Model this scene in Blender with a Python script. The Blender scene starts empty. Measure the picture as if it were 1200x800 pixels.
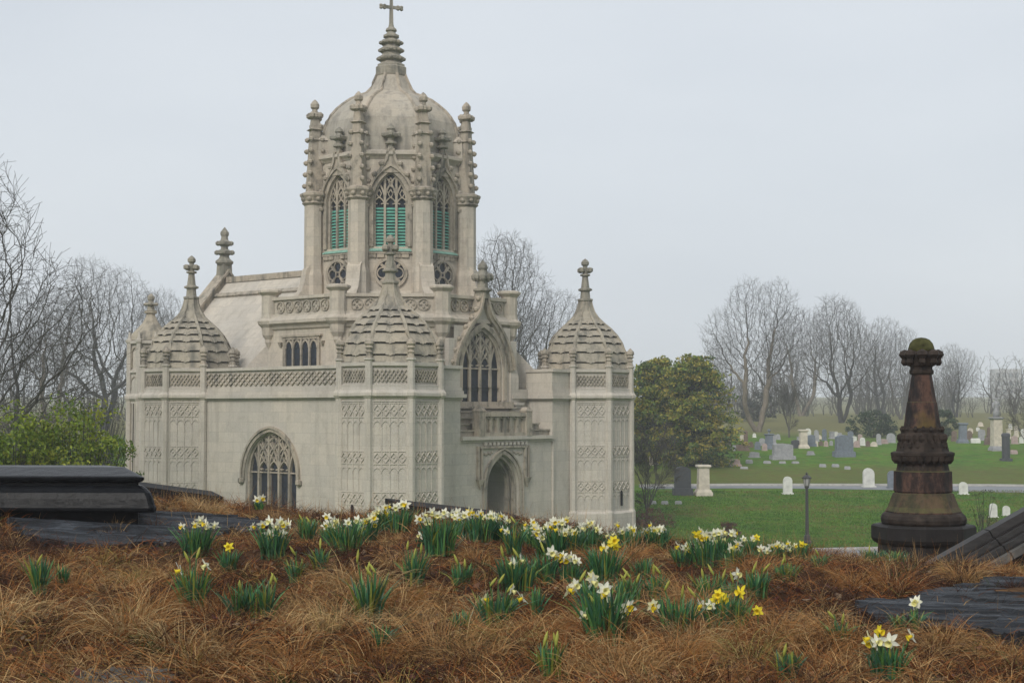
import bpy, math, random
import numpy as np
from math import sin, cos, pi, sqrt, radians

# ------------------------------------------------------------------ camera, sky, light
scene = bpy.context.scene
EYE = 6.0            # eye height above the ground at the chapel
FPX = 1800.0         # focal length in pixels of the 1200 px wide photograph
PITCH = math.atan(82.0 / FPX)
cam_data = bpy.data.cameras.new("camera")
cam_data.sensor_width = 36.0
cam_data.lens = 36.0 * FPX / 1200.0
cam_data.clip_start = 0.1
cam_data.clip_end = 6000.0
camera = bpy.data.objects.new("camera", cam_data)
scene.collection.objects.link(camera)
camera.location = (0.0, 0.0, EYE)
camera.rotation_euler = (pi / 2 + PITCH, 0.0, 0.0)
scene.camera = camera

SUN_EL, SUN_AZ = radians(36.0), radians(-158.0)
world = bpy.data.worlds.new("World")
scene.world = world
world.use_nodes = True
wn, wl = world.node_tree.nodes, world.node_tree.links
wn.clear()
w_out = wn.new("ShaderNodeOutputWorld")
w_bg = wn.new("ShaderNodeBackground")
w_bg.inputs["Strength"].default_value = 0.1
sky = wn.new("ShaderNodeTexSky")
sky.sky_type = 'NISHITA'
sky.sun_disc = False
sky.sun_elevation = SUN_EL
sky.sun_rotation = SUN_AZ
sky.dust_density = 6.0
w_mix = wn.new("ShaderNodeMixRGB")
w_mix.inputs[0].default_value = 0.90           # closed cloud deck over the clear sky
w_mix.inputs[2].default_value = (5.0, 5.3, 5.65, 1.0)
wl.new(sky.outputs[0], w_mix.inputs[1])
w_tc = wn.new("ShaderNodeTexCoord")
w_mp = wn.new("ShaderNodeMapping"); w_mp.inputs["Scale"].default_value = (1.0, 1.0, 3.0)
w_no = wn.new("ShaderNodeTexNoise"); w_no.inputs["Scale"].default_value = 2.2; w_no.inputs["Detail"].default_value = 5.0
w_rp = wn.new("ShaderNodeValToRGB")                # faint unevenness of the cloud deck
w_rp.color_ramp.elements[0].position = 0.3; w_rp.color_ramp.elements[0].color = (0.93, 0.94, 0.955, 1)
w_rp.color_ramp.elements[1].position = 0.7; w_rp.color_ramp.elements[1].color = (1.06, 1.055, 1.045, 1)
w_mu = wn.new("ShaderNodeMixRGB"); w_mu.blend_type = 'MULTIPLY'; w_mu.inputs[0].default_value = 1.0
wl.new(w_tc.outputs["Generated"], w_mp.inputs[0]); wl.new(w_mp.outputs[0], w_no.inputs["Vector"]); wl.new(w_no.outputs["Fac"], w_rp.inputs[0])
wl.new(w_mix.outputs[0], w_mu.inputs[1]); wl.new(w_rp.outputs[0], w_mu.inputs[2])
wl.new(w_mu.outputs[0], w_bg.inputs["Color"])
wl.new(w_bg.outputs[0], w_out.inputs["Surface"])

sun_data = bpy.data.lights.new("sun", 'SUN')
sun_data.energy = 1.5
sun_data.angle = radians(25.0)
sun_data.color = (1.0, 0.97, 0.92)
sun = bpy.data.objects.new("sun", sun_data)
scene.collection.objects.link(sun)
sun.location = (-40, -40, 80)
sun.rotation_euler = (radians(54.0), 0.0, radians(-22.0))

vs = scene.view_settings
vs.view_transform = 'Standard'
vs.look = 'None'
vs.gamma = 1.0
vs.exposure = 0.58
vs.use_curve_mapping = False
scene.cycles.use_denoising = True
scene.cycles.max_bounces = 6
scene.cycles.diffuse_bounces = 3
scene.cycles.glossy_bounces = 2
scene.cycles.transmission_bounces = 3
scene.cycles.volume_bounces = 1
scene.cycles.transparent_max_bounces = 8
scene.cycles.caustics_reflective = False
scene.cycles.caustics_refractive = False

# ------------------------------------------------------------------ helpers
RND = random.Random(7)
COL = scene.collection


def tag(o, label=None, cat=None, group=None, kind=None):
    if label: o["label"] = label
    if cat: o["category"] = cat
    if group: o["group"] = group
    if kind: o["kind"] = kind
    return o


def empty(name, loc=(0, 0, 0), rz=0.0, parent=None):
    o = bpy.data.objects.new(name, None)
    o.empty_display_size = 0.2
    COL.objects.link(o)
    o.location = loc
    o.rotation_euler = (0, 0, rz)
    if parent: o.parent = parent
    return o


def link(name, mesh, parent=None, loc=(0, 0, 0), rot=(0, 0, 0), scale=None):
    o = bpy.data.objects.new(name, mesh)
    COL.objects.link(o)
    if parent: o.parent = parent
    o.location = loc
    o.rotation_euler = rot
    if scale: o.scale = scale
    return o


def np_mesh(name, verts, faces, mat=None, colors=None, smooth=False):
    """verts (n,3), faces (m,k) with one k"""
    me = bpy.data.meshes.new(name)
    verts = np.asarray(verts, dtype=np.float32)
    faces = np.asarray(faces, dtype=np.int32)
    m, k = faces.shape
    me.vertices.add(len(verts))
    me.vertices.foreach_set("co", verts.ravel())
    me.loops.add(m * k)
    me.loops.foreach_set("vertex_index", faces.ravel())
    me.polygons.add(m)
    me.polygons.foreach_set("loop_start", np.arange(0, m * k, k, dtype=np.int32))
    if colors is not None:
        at = me.color_attributes.new("tint", 'FLOAT_COLOR', 'POINT')
        c = np.ones((len(verts), 4), dtype=np.float32)
        c[:, :3] = colors
        at.data.foreach_set("color", c.ravel())
    me.update(calc_edges=True)
    if smooth:
        me.polygons.foreach_set("use_smooth", np.ones(m, dtype=bool))
    if mat: me.materials.append(mat)
    return me


ident = lambda u, v, w: (u, v, w)


def FR(phi_deg, dist, cx=0.0, cy=0.0):
    """frame of a wall facing phi (0 = towards the viewer, + = to the right): u right, v out, w up"""
    a = radians(phi_deg)
    n = (sin(a), -cos(a)); t = (cos(a), sin(a))
    return lambda u, v, w: (cx + n[0] * (dist + v) + t[0] * u, cy + n[1] * (dist + v) + t[1] * u, w)


class MB:
    def __init__(self):
        self.v = []; self.f = []

    def add(self, vs_, fs_):
        b = len(self.v)
        self.v.extend(vs_)
        self.f.extend([tuple(i + b for i in f) for f in fs_])

    def box(self, F, u0, u1, v0, v1, w0, w1):
        p = [F(u, v, w) for w in (w0, w1) for v in (v0, v1) for u in (u0, u1)]
        self.add(p, [(0, 1, 3, 2), (4, 6, 7, 5), (0, 4, 5, 1), (2, 3, 7, 6), (0, 2, 6, 4), (1, 5, 7, 3)])
        return self

    def taper(self, F, u, v, w0, w1, h0, h1, d0=None, d1=None):
        """square frustum centred on (u, v)"""
        d0 = h0 if d0 is None else d0; d1 = h1 if d1 is None else d1
        p = []
        for w, a, b in ((w0, h0, d0), (w1, h1, d1)):
            p += [F(u - a, v - b, w), F(u + a, v - b, w), F(u - a, v + b, w), F(u + a, v + b, w)]
        self.add(p, [(0, 1, 3, 2), (4, 6, 7, 5), (0, 4, 5, 1), (2, 3, 7, 6), (0, 2, 6, 4), (1, 5, 7, 3)])
        return self

    def extr(self, F, poly, v0, v1, back=True):
        n = len(poly)
        p = [F(u, v1, w) for u, w in poly] + [F(u, v0, w) for u, w in poly]
        fs = [tuple(range(n))]
        if back: fs.append(tuple(range(2 * n - 1, n - 1, -1)))
        for i in range(n):
            j = (i + 1) % n
            fs.append((i, i + n, j + n, j))
        self.add(p, fs)
        return self

    def bar(self, F, pts, width, v0, v1, closed=False):
        """polyline of rectangular section in the wall plane"""
        n = len(pts); h = width / 2
        L = []; R = []
        for i in range(n):
            a = pts[(i - 1) % n] if (closed or i > 0) else pts[i]
            b = pts[(i + 1) % n] if (closed or i < n - 1) else pts[i]
            dx, dy = b[0] - a[0], b[1] - a[1]
            l = math.hypot(dx, dy) or 1e-6
            nx, ny = -dy / l, dx / l
            L.append((pts[i][0] + nx * h, pts[i][1] + ny * h))
            R.append((pts[i][0] - nx * h, pts[i][1] - ny * h))
        p = []
        for i in range(n):
            p += [F(L[i][0], v1, L[i][1]), F(R[i][0], v1, R[i][1]), F(R[i][0], v0, R[i][1]), F(L[i][0], v0, L[i][1])]
        fs = []
        rng = range(n) if closed else range(n - 1)
        for i in rng:
            j = (i + 1) % n
            for k in range(4):
                k2 = (k + 1) % 4
                fs.append((4 * i + k, 4 * j + k, 4 * j + k2, 4 * i + k2))
        if not closed:
            fs += [(0, 1, 2, 3), (4 * n - 1, 4 * n - 2, 4 * n - 3, 4 * n - 4)]
        self.add(p, fs)
        return self

    def lathe(self, prof, n=8, cx=0.0, cy=0.0, rot=None, apothem=True, cap=True, F=None):
        """prof [(r, z)]; an n-gon with one flat side to the front"""
        rot = -pi / 2 + pi / n if rot is None else rot
        k = 1.0 / cos(pi / n) if apothem else 1.0
        p = []
        for r, z in prof:
            for i in range(n):
                a = rot + 2 * pi * i / n
                q = (cx + r * k * cos(a), cy + r * k * sin(a), z)
                p.append(F(*q) if F else q)
        fs = []
        for j in range(len(prof) - 1):
            for i in range(n):
                i2 = (i + 1) % n
                fs.append((j * n + i, j * n + i2, (j + 1) * n + i2, (j + 1) * n + i))
        if cap:
            fs.append(tuple(range(n - 1, -1, -1)))
            fs.append(tuple(range((len(prof) - 1) * n, len(prof) * n)))
        self.add(p, fs)
        return self

    def tube(self, pts, rads, n=6):
        pts = np.array(pts, float)
        p = []
        for i in range(len(pts)):
            d = pts[min(i + 1, len(pts) - 1)] - pts[max(i - 1, 0)]
            d /= np.linalg.norm(d) + 1e-9
            up = np.array([0, 0, 1.0]) if abs(d[2]) < 0.9 else np.array([1.0, 0, 0])
            s = np.cross(d, up); s /= np.linalg.norm(s)
            t = np.cross(s, d)
            for k in range(n):
                a = 2 * pi * k / n
                p.append(tuple(pts[i] + rads[i] * (cos(a) * s + sin(a) * t)))
        fs = []
        for i in range(len(pts) - 1):
            for k in range(n):
                k2 = (k + 1) % n
                fs.append((i * n + k, i * n + k2, (i + 1) * n + k2, (i + 1) * n + k))
        fs.append(tuple(range(n - 1, -1, -1)))
        fs.append(tuple(range((len(pts) - 1) * n, len(pts) * n)))
        self.add(p, fs)
        return self

    def mesh(self, name, mat, smooth=False, jitter=0.0):
        me = bpy.data.meshes.new(name)
        me.from_pydata(self.v, [], self.f)
        # wall-aligned uv: along the wall, up the wall
        uv = me.uv_layers.new(name="UVMap")
        co = np.empty(len(me.vertices) * 3); me.vertices.foreach_get("co", co); co = co.reshape(-1, 3)
        data = np.empty((len(me.loops), 2))
        for p in me.polygons:
            n = p.normal
            h = math.hypot(n.x, n.y)
            t = (-n.y / h, n.x / h) if h > 0.3 else (1.0, 0.0)
            for li in p.loop_indices:
                c = co[me.loops[li].vertex_index]
                data[li] = (c[0] * t[0] + c[1] * t[1], c[2] if h > 0.3 else c[1])
        uv.data.foreach_set("uv", data.ravel())
        if smooth:
            for p in me.polygons: p.use_smooth = True
        if mat: me.materials.append(mat)
        me.update()
        return me

    def build(self, name, mat, parent=None, smooth=False, **kw):
        return link(name, self.mesh(name, mat, smooth), parent, **kw)


# pixel of the photograph -> direction
def ray(px, py):
    u = (px - 600.0) / FPX; v = (400.0 - py) / FPX
    return np.array([u, cos(PITCH) - sin(PITCH) * v, sin(PITCH) + cos(PITCH) * v])


def at_depth(px, py, D):
    d = ray(px, py)
    return d * (D / d[1]) + np.array([0, 0, EYE])


# ------------------------------------------------------------------ noise and terrain
def vnoise(x, y, seed=0):
    x = np.asarray(x, float); y = np.asarray(y, float)
    xi = np.floor(x).astype(np.int64); yi = np.floor(y).astype(np.int64)
    fx = x - xi; fy = y - yi
    fx = fx * fx * (3 - 2 * fx); fy = fy * fy * (3 - 2 * fy)

    def h(a, b):
        n = (a * 374761393 + b * 668265263 + seed * 1442695) & 0xFFFFFFFF
        n = ((n ^ (n >> 13)) * 1274126177) & 0xFFFFFFFF
        return ((n ^ (n >> 16)) & 0xFFFF) / 65535.0
    return (h(xi, yi) * (1 - fx) + h(xi + 1, yi) * fx) * (1 - fy) + (h(xi, yi + 1) * (1 - fx) + h(xi + 1, yi + 1) * fx) * fy


LAWN = np.array([(-400, 0), (70, 0), (80, 0.45), (92, 1.2), (98, 1.3), (108, 2.2), (118, 3.0), (126, 3.4), (160, 4.3), (200, 5.2), (230, 5.6), (300, 5.2), (420, 7.0), (1000, 16.0)], float)
MOUND = np.array([(-400, 16.0), (-70, 12.5), (-28, 8.2), (-9, 5.1), (0, 4.6), (8, 4.62), (13, 4.76), (16.5, 4.76), (18, 4.62), (21, 4.15), (24, 3.4), (30, 1.9), (38, 0.3), (42, 0), (1200, 0)], float)  # unseen rise behind the camera is added to keep low sky out of reflections


def smooth_interp(y, tab):
    s = 0
    for d in (-1.0, -0.5, 0, 0.5, 1.0):
        s = s + np.interp(np.asarray(y, float) + d, tab[:, 0], tab[:, 1])
    return s / 5.0


def height(x, y):
    x = np.asarray(x, float); y = np.asarray(y, float)
    m = smooth_interp(y, MOUND)
    kl = np.interp(y, [0, 13, 18, 40], [0.02, 0.03, 0.075, 0.05])
    kr = np.interp(y, [0, 12, 17, 40], [0.03, 0.04, 0.095, 0.05])
    yy_ = np.clip((y + 8) / 8, 0, 1)
    tilt = yy_ * np.where(x < 0, -kl * np.maximum(x, -9), -kr * np.minimum(x, 8))
    m2 = m + tilt * np.clip(m / 3.0, 0, 1)
    m2 = np.where(m > 0.02, np.maximum(m2, 0), 0)
    bump = (vnoise(x * 1.5, y * 1.5, 3) - 0.5) * 0.19 + (vnoise(x * 3.7, y * 3.7, 4) - 0.5) * 0.05
    flat = np.maximum(np.exp(-((x - 3.9) / 1.9) ** 4 - ((y - 10.4) / 1.5) ** 4), np.exp(-((x + 3.4) / 1.9) ** 4 - ((y - 13.0) / 1.3) ** 4))
    m2 = m2 + bump * (1 - 0.9 * flat) * np.clip(m / 3.0, 0, 1)
    l = smooth_interp(y, LAWN)
    l = l + (vnoise(x * 0.06 + 9, y * 0.06, 5) - 0.5) * np.clip((y - 60) / 60, 0, 1) * 0.5 * np.where(y < 104, 0.25, 1)
    return l + m2


def ground_hit(px, py, y0=6.0, y1=600.0):
    d = ray(px, py); d = d / d[1]
    ys = np.concatenate([np.arange(y0, 60, 0.05), np.arange(60, y1, 0.25)])
    gap = EYE + d[2] * ys - height(d[0] * ys, ys)
    i = int(np.argmax(gap < 0)) if (gap < 0).any() else len(ys) - 1
    y = ys[i]
    x = d[0] * y
    return np.array([x, y, float(height(x, y))])


def gz(x, y):
    return float(height(x, y))


# ------------------------------------------------------------------ materials
def nodes_of(name):
    m = bpy.data.materials.new(name)
    m.use_nodes = True
    nt = m.node_tree
    b = nt.nodes["Principled BSDF"]
    return m, nt, b


def N(nt, t, **kw):
    n = nt.nodes.new(t)
    for k, v in kw.items():
        if k.startswith("_"): setattr(n, k[1:], v)
        else: n.inputs[k.replace("_", " ")].default_value = v
    return n


def ramp(nt, fac, stops):
    r = nt.nodes.new("ShaderNodeValToRGB")
    e = r.color_ramp.elements
    while len(e) < len(stops): e.new(0.5)
    for i, (p, c) in enumerate(stops):
        e[i].position = p
        e[i].color = (c[0], c[1], c[2], 1.0) if not isinstance(c, (int, float)) else (c, c, c, 1.0)
    nt.links.new(fac, r.inputs[0])
    return r.outputs[0]


def mixc(nt, fac, a, b, mode='MIX'):
    m = nt.nodes.new("ShaderNodeMixRGB"); m.blend_type = mode
    for i, x in ((0, fac), (1, a), (2, b)):
        if isinstance(x, (int, float)): m.inputs[i].default_value = x if i == 0 else (x, x, x, 1)
        elif isinstance(x, tuple): m.inputs[i].default_value = (*x[:3], 1.0)
        else: nt.links.new(x, m.inputs[i])
    return m.outputs[0]


def coords(nt, kind="Object", scale=None):
    tc = nt.nodes.new("ShaderNodeTexCoord")
    o = tc.outputs[kind]
    if scale is None: return o
    mp = nt.nodes.new("ShaderNodeMapping")
    mp.inputs["Scale"].default_value = scale
    nt.links.new(o, mp.inputs[0])
    return mp.outputs[0]


def noise(nt, vec, scale, detail=4.0, rough=0.6, out="Fac"):
    n = N(nt, "ShaderNodeTexNoise", Scale=scale, Detail=detail, Roughness=rough)
    if vec is not None: nt.links.new(vec, n.inputs["Vector"])
    return n.outputs[out]


def bump(nt, b, h, strength=0.3, dist=0.02):
    n = N(nt, "ShaderNodeBump", Strength=strength, Distance=dist)
    nt.links.new(h, n.inputs["Height"])
    nt.links.new(n.outputs[0], b.inputs["Normal"])


def limestone(name, base, warm, dark, stain=0.55, blocks=True, streak=1.0):
    m, nt, b = nodes_of(name)
    L = nt.links
    geo = nt.nodes.new("ShaderNodeNewGeometry")
    pos = geo.outputs["Position"]
    big = noise(nt, pos, 0.35, 5, 0.6)
    c = mixc(nt, ramp(nt, big, [(0.35, 0.0), (0.65, 1.0)]), base, warm)
    if blocks:
        uv = nt.nodes.new("ShaderNodeUVMap")
        br = N(nt, "ShaderNodeTexBrick", Scale=1.0, Mortar_Size=0.013, Mortar_Smooth=0.3, Bias=0.0, Brick_Width=1.05, Row_Height=0.46)
        br.inputs["Color1"].default_value = (0.77, 0.77, 0.78, 1)
        br.inputs["Color2"].default_value = (1.12, 1.09, 1.04, 1)
        br.inputs["Mortar"].default_value = (0.62, 0.60, 0.58, 1)
        L.new(uv.outputs[0], br.inputs["Vector"])
        c = mixc(nt, 0.40, c, br.outputs["Color"], 'MULTIPLY')
    mp = nt.nodes.new("ShaderNodeMapping"); mp.inputs["Scale"].default_value = (1.6, 1.6, 0.16)
    L.new(pos, mp.inputs[0])
    st = noise(nt, mp.outputs[0], 1.3, 6, 0.65)
    c = mixc(nt, mixc(nt, stain * streak, 0.0, ramp(nt, st, [(0.50, 0.0), (0.66, 1.0)])), c, dark)
    sp = noise(nt, pos, 2.2, 8, 0.7)
    c = mixc(nt, mixc(nt, stain, 0.0, ramp(nt, sp, [(0.50, 0.0), (0.72, 1.0)])), c, dark)
    fine = noise(nt, pos, 14.0, 4, 0.7)
    c = mixc(nt, 0.35, c, ramp(nt, fine, [(0.25, 0.6), (0.75, 1.25)]), 'MULTIPLY')
    L.new(c, b.inputs["Base Color"])
    b.inputs["Roughness"].default_value = 0.85
    b.inputs["Specular IOR Level"].default_value = 0.25
    bump(nt, b, mixc(nt, 0.5, fine, sp), 0.35, 0.03)
    return m


def simple(name, color, rough=0.7, var=0.25, scale=8.0, spec=0.4, bump_s=0.2, dark=None, stretch=None, metallic=0.0, bdist=0.01):
    m, nt, b = nodes_of(name)
    vec = coords(nt, "Object", stretch) if stretch else coords(nt, "Object")
    n = noise(nt, vec, scale, 6, 0.65)
    d = dark or tuple(x * (1 - var) for x in color)
    h = tuple(min(1, x * (1 + var)) for x in color)
    nt.links.new(ramp(nt, n, [(0.3, d), (0.7, h)]), b.inputs["Base Color"])
    b.inputs["Roughness"].default_value = rough
    b.inputs["Specular IOR Level"].default_value = spec
    b.inputs["Metallic"].default_value = metallic
    if bump_s: bump(nt, b, n, bump_s, bdist)
    return m


def tinted(name, rough=0.7, spec=0.2, transl=0.0):
    """colour carried by each blade or leaf itself"""
    m, nt, b = nodes_of(name)
    a = nt.nodes.new("ShaderNodeAttribute"); a.attribute_name = "tint"
    nt.links.new(a.outputs["Color"], b.inputs["Base Color"])
    b.inputs["Roughness"].default_value = rough
    b.inputs["Specular IOR Level"].default_value = spec
    if transl > 0:
        t = nt.nodes.new("ShaderNodeBsdfTranslucent")
        nt.links.new(a.outputs["Color"], t.inputs["Color"])
        mx = nt.nodes.new("ShaderNodeMixShader"); mx.inputs[0].default_value = transl
        nt.links.new(b.outputs[0], mx.inputs[1]); nt.links.new(t.outputs[0], mx.inputs[2])
        nt.links.new(mx.outputs[0], nt.nodes["Material Output"].inputs["Surface"])
    return m


M = {}
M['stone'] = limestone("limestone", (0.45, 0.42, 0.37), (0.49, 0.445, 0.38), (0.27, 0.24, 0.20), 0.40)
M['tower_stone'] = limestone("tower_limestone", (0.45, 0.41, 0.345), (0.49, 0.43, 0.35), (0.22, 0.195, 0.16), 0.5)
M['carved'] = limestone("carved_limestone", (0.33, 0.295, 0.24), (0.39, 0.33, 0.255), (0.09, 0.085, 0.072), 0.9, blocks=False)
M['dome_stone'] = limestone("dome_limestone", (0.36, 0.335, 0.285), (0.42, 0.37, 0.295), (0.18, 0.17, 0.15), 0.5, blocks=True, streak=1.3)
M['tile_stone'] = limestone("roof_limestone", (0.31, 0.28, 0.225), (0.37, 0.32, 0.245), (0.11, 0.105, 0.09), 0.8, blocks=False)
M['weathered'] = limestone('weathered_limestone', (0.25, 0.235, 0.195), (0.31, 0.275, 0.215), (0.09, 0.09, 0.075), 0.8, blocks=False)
M['louver'] = simple("green_copper", (0.10, 0.31, 0.24), 0.6, 0.35, 3.0, 0.3, 0.0)
M['copper_sill'] = simple("verdigris_sill", (0.20, 0.36, 0.29), 0.7, 0.3, 4.0, 0.3, 0.0)
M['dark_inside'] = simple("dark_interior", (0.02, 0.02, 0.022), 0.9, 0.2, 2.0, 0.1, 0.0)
M['door_wood'] = simple("dark_oak_door", (0.05, 0.035, 0.025), 0.6, 0.4, 6.0, 0.3, 0.2, stretch=(6, 6, 0.6))


def leaded():
    m, nt, b = nodes_of("leaded_glass")
    uv = nt.nodes.new("ShaderNodeUVMap")
    br = N(nt, "ShaderNodeTexBrick", Scale=1.0, Mortar_Size=0.012, Brick_Width=0.17, Row_Height=0.24)
    br.offset = 0.0
    br.inputs["Color1"].default_value = (0.010, 0.013, 0.022, 1)
    br.inputs["Color2"].default_value = (0.024, 0.030, 0.045, 1)
    br.inputs["Mortar"].default_value = (0.02, 0.02, 0.02, 1)
    nt.links.new(uv.outputs[0], br.inputs["Vector"])
    nt.links.new(br.outputs["Color"], b.inputs["Base Color"])
    b.inputs["Roughness"].default_value = 0.28
    b.inputs["Specular IOR Level"].default_value = 0.18
    bump(nt, b, noise(nt, uv.outputs[0], 5.0, 3), 0.4, 0.03)
    return m


M['glass'] = leaded()

# ------------------------------------------------------------------ the ground: one sheet to the horizon
def ground_material():
    m, nt, b = nodes_of("ground_cover")
    L = nt.links
    geo = nt.nodes.new("ShaderNodeNewGeometry"); pos = geo.outputs["Position"]
    sx = nt.nodes.new("ShaderNodeSeparateXYZ"); L.new(pos, sx.inputs[0])
    # turf with worn and mossy patches
    n1 = noise(nt, pos, 0.22, 6, 0.6); n2 = noise(nt, pos, 1.7, 8, 0.7); n3 = noise(nt, pos, 9.0, 5, 0.7)
    turf = ramp(nt, n1, [(0.30, (0.044, 0.108, 0.010)), (0.5, (0.066, 0.148, 0.012)), (0.72, (0.098, 0.168, 0.015))])
    n4 = noise(nt, pos, 0.75, 8, 0.75)
    turf = mixc(nt, ramp(nt, n4, [(0.50, 0.0), (0.64, 0.85)]), turf, (0.125, 0.110, 0.032))
    turf = mixc(nt, 0.8, turf, ramp(nt, n2, [(0.3, 0.5), (0.7, 1.45)]), 'MULTIPLY')
    turf = mixc(nt, 0.6, turf, ramp(nt, n3, [(0.25, 0.55), (0.75, 1.35)]), 'MULTIPLY')
    # unmown bank above the upper road
    bank = mixc(nt, n2, (0.13, 0.085, 0.035), (0.085, 0.10, 0.028))
    yb = N(nt, "ShaderNodeMath", _operation='ADD'); L.new(sx.outputs[1], yb.inputs[0])
    wob = N(nt, "ShaderNodeMath", _operation='MULTIPLY'); wob.inputs[1].default_value = 5.0
    L.new(n2, wob.inputs[0]); L.new(wob.outputs[0], yb.inputs[1])
    mr = N(nt, "ShaderNodeMapRange"); mr.inputs[1].default_value = 90; mr.inputs[2].default_value = 290
    L.new(yb.outputs[0], mr.inputs[0])
    kb = ramp(nt, mr.outputs[0], [(0.048, 0.0), (0.056, 1.0), (0.085, 1.0), (0.115, 0.0), (0.30, 0.0), (0.40, 1.0)])
    c = mixc(nt, mixc(nt, 0.6, 0.0, kb), turf, bank)
    far = mixc(nt, n2, (0.17, 0.145, 0.06), (0.11, 0.12, 0.045))
    kf = ramp(nt, mr.outputs[0], [(0.22, 0.0), (0.32, 1.0)])
    c = mixc(nt, kf, c, far)
    # thatch and earth on the near mound
    e1 = noise(nt, pos, 3.0, 8, 0.7); e2 = noise(nt, pos, 30.0, 5, 0.75)
    earth = ramp(nt, e1, [(0.3, (0.030, 0.017, 0.010)), (0.5, (0.075, 0.040, 0.020)), (0.7, (0.12, 0.072, 0.036))])
    earth = mixc(nt, 0.7, earth, ramp(nt, e2, [(0.3, 0.4), (0.7, 1.5)]), 'MULTIPLY')
    mm = N(nt, "ShaderNodeMapRange"); mm.inputs[1].default_value = 24; mm.inputs[2].default_value = 27
    L.new(sx.outputs[1], mm.inputs[0])
    c = mixc(nt, mm.outputs[0], earth, c)
    L.new(c, b.inputs["Base Color"])
    b.inputs["Roughness"].default_value = 0.9
    b.inputs["Specular IOR Level"].default_value = 0.05
    bump(nt, b, mixc(nt, 0.5, n3, e2), 0.6, 0.04)
    return m


def axis(stops):
    out = []
    for (a, b_, s) in stops:
        out.append(np.arange(a, b_, s))
    return np.unique(np.concatenate(out).round(4))


def build_ground():
    xs = axis([(-700, -120, 40), (-120, -30, 6), (-30, -8, 1.0), (-8, 8, 0.12), (8, 30, 1.0), (30, 120, 6), (120, 701, 40)])
    ys = axis([(-200, -40, 20), (-40, 0, 2), (0, 6, 0.5), (6, 22, 0.1), (22, 45, 0.5), (45, 130, 1.5), (130, 300, 8), (300, 901, 40)])
    X, Y = np.meshgrid(xs, ys)
    Z = height(X, Y)
    nx, ny = len(xs), len(ys)
    idx = np.arange(nx * ny).reshape(ny, nx)
    f = np.stack([idx[:-1, :-1], idx[:-1, 1:], idx[1:, 1:], idx[1:, :-1]], -1).reshape(-1, 4)
    me = np_mesh("ground", np.stack([X, Y, Z], -1).reshape(-1, 3), f, ground_material(), smooth=True)
    return tag(link("ground", me), kind="structure")


ground = build_ground()

M['asphalt'] = simple("worn_asphalt", (0.15, 0.155, 0.165), 0.55, 0.2, 3.0, 0.5, 0.2)
M['kerb'] = simple("kerb_stone", (0.30, 0.29, 0.27), 0.8, 0.25, 3.0, 0.3, 0.2)


def ribbon(name, line, w, mat, lift, thick=None):
    """strip along a line of (x, y), following the ground"""
    P = []
    dense = []
    for (a, b_) in zip(line[:-1], line[1:]):
        n = max(2, int(math.hypot(b_[0] - a[0], b_[1] - a[1]) / 1.5))
        for i in range(n): dense.append((a[0] + (b_[0] - a[0]) * i / n, a[1] + (b_[1] - a[1]) * i / n))
    dense.append(line[-1])
    vs_, fs_ = [], []
    k = 5
    for i, p in enumerate(dense):
        a = dense[max(i - 1, 0)]; b_ = dense[min(i + 1, len(dense) - 1)]
        d = math.hypot(b_[0] - a[0], b_[1] - a[1])
        nx, ny = -(b_[1] - a[1]) / d, (b_[0] - a[0]) / d
        row = []
        for j in range(k):
            s = (j / (k - 1) - 0.5) * (w(p[0]) if callable(w) else w)
            x, y = p[0] + nx * s, p[1] + ny * s
            row.append((x, y, gz(x, y) + lift))
        if thick: row = [(row[0][0], row[0][1], row[0][2] - thick)] + row + [(row[-1][0], row[-1][1], row[-1][2] - thick)]
        vs_ += row
    kk = k + (2 if thick else 0)
    for i in range(len(dense) - 1):
        for j in range(kk - 1):
            fs_.append((i * kk + j, i * kk + j + 1, (i + 1) * kk + j + 1, (i + 1) * kk + j))
    o = link(name, np_mesh(name, vs_, fs_, mat, smooth=True))
    return tag(o, kind="structure")


def hits(pts):
    return [tuple(ground_hit(*p, y0=45)[:2]) for p in pts]


# upper road across the lawn with its far kerb, and the path at the foot of the lawn
up = [(8, 95.6), (14, 96.0), (22, 95.4), (30, 94.2), (36, 93.2), (60, 89.5), (90, 84)]
ribbon("road", up, lambda x: 2.2 + 3.0 * min(1, max(0, (x - 18) / 12)), M['asphalt'], 0.02)
ribbon("kerb", [(x, y + 1.3 + 1.5 * min(1, max(0, (x - 18) / 12))) for x, y in up], 0.35, M['kerb'], 0.14, 0.2)
low = [(6, 63.2), (13, 64.0), (18, 65.2), (24, 67.0), (40, 72)]
ribbon("path", low, 4.4, M['asphalt'], 0.02)
ribbon("kerb", [(x - 0.4, y + 2.5) for x, y in low], 0.55, M['kerb'], 0.10, 0.16)

# ------------------------------------------------------------------ the chapel
CH_D = 74.55
CH_X = (457 - 600) / FPX * CH_D
chapel = empty("chapel", (CH_X, CH_D, 0.0), math.atan2(-CH_X, CH_D))
tag(chapel, "pale limestone gothic chapel with domed octagonal tower and turrets at its corners", "chapel")
HD = 9.55            # centre to corner turret
FACADE = 7.5


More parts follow.
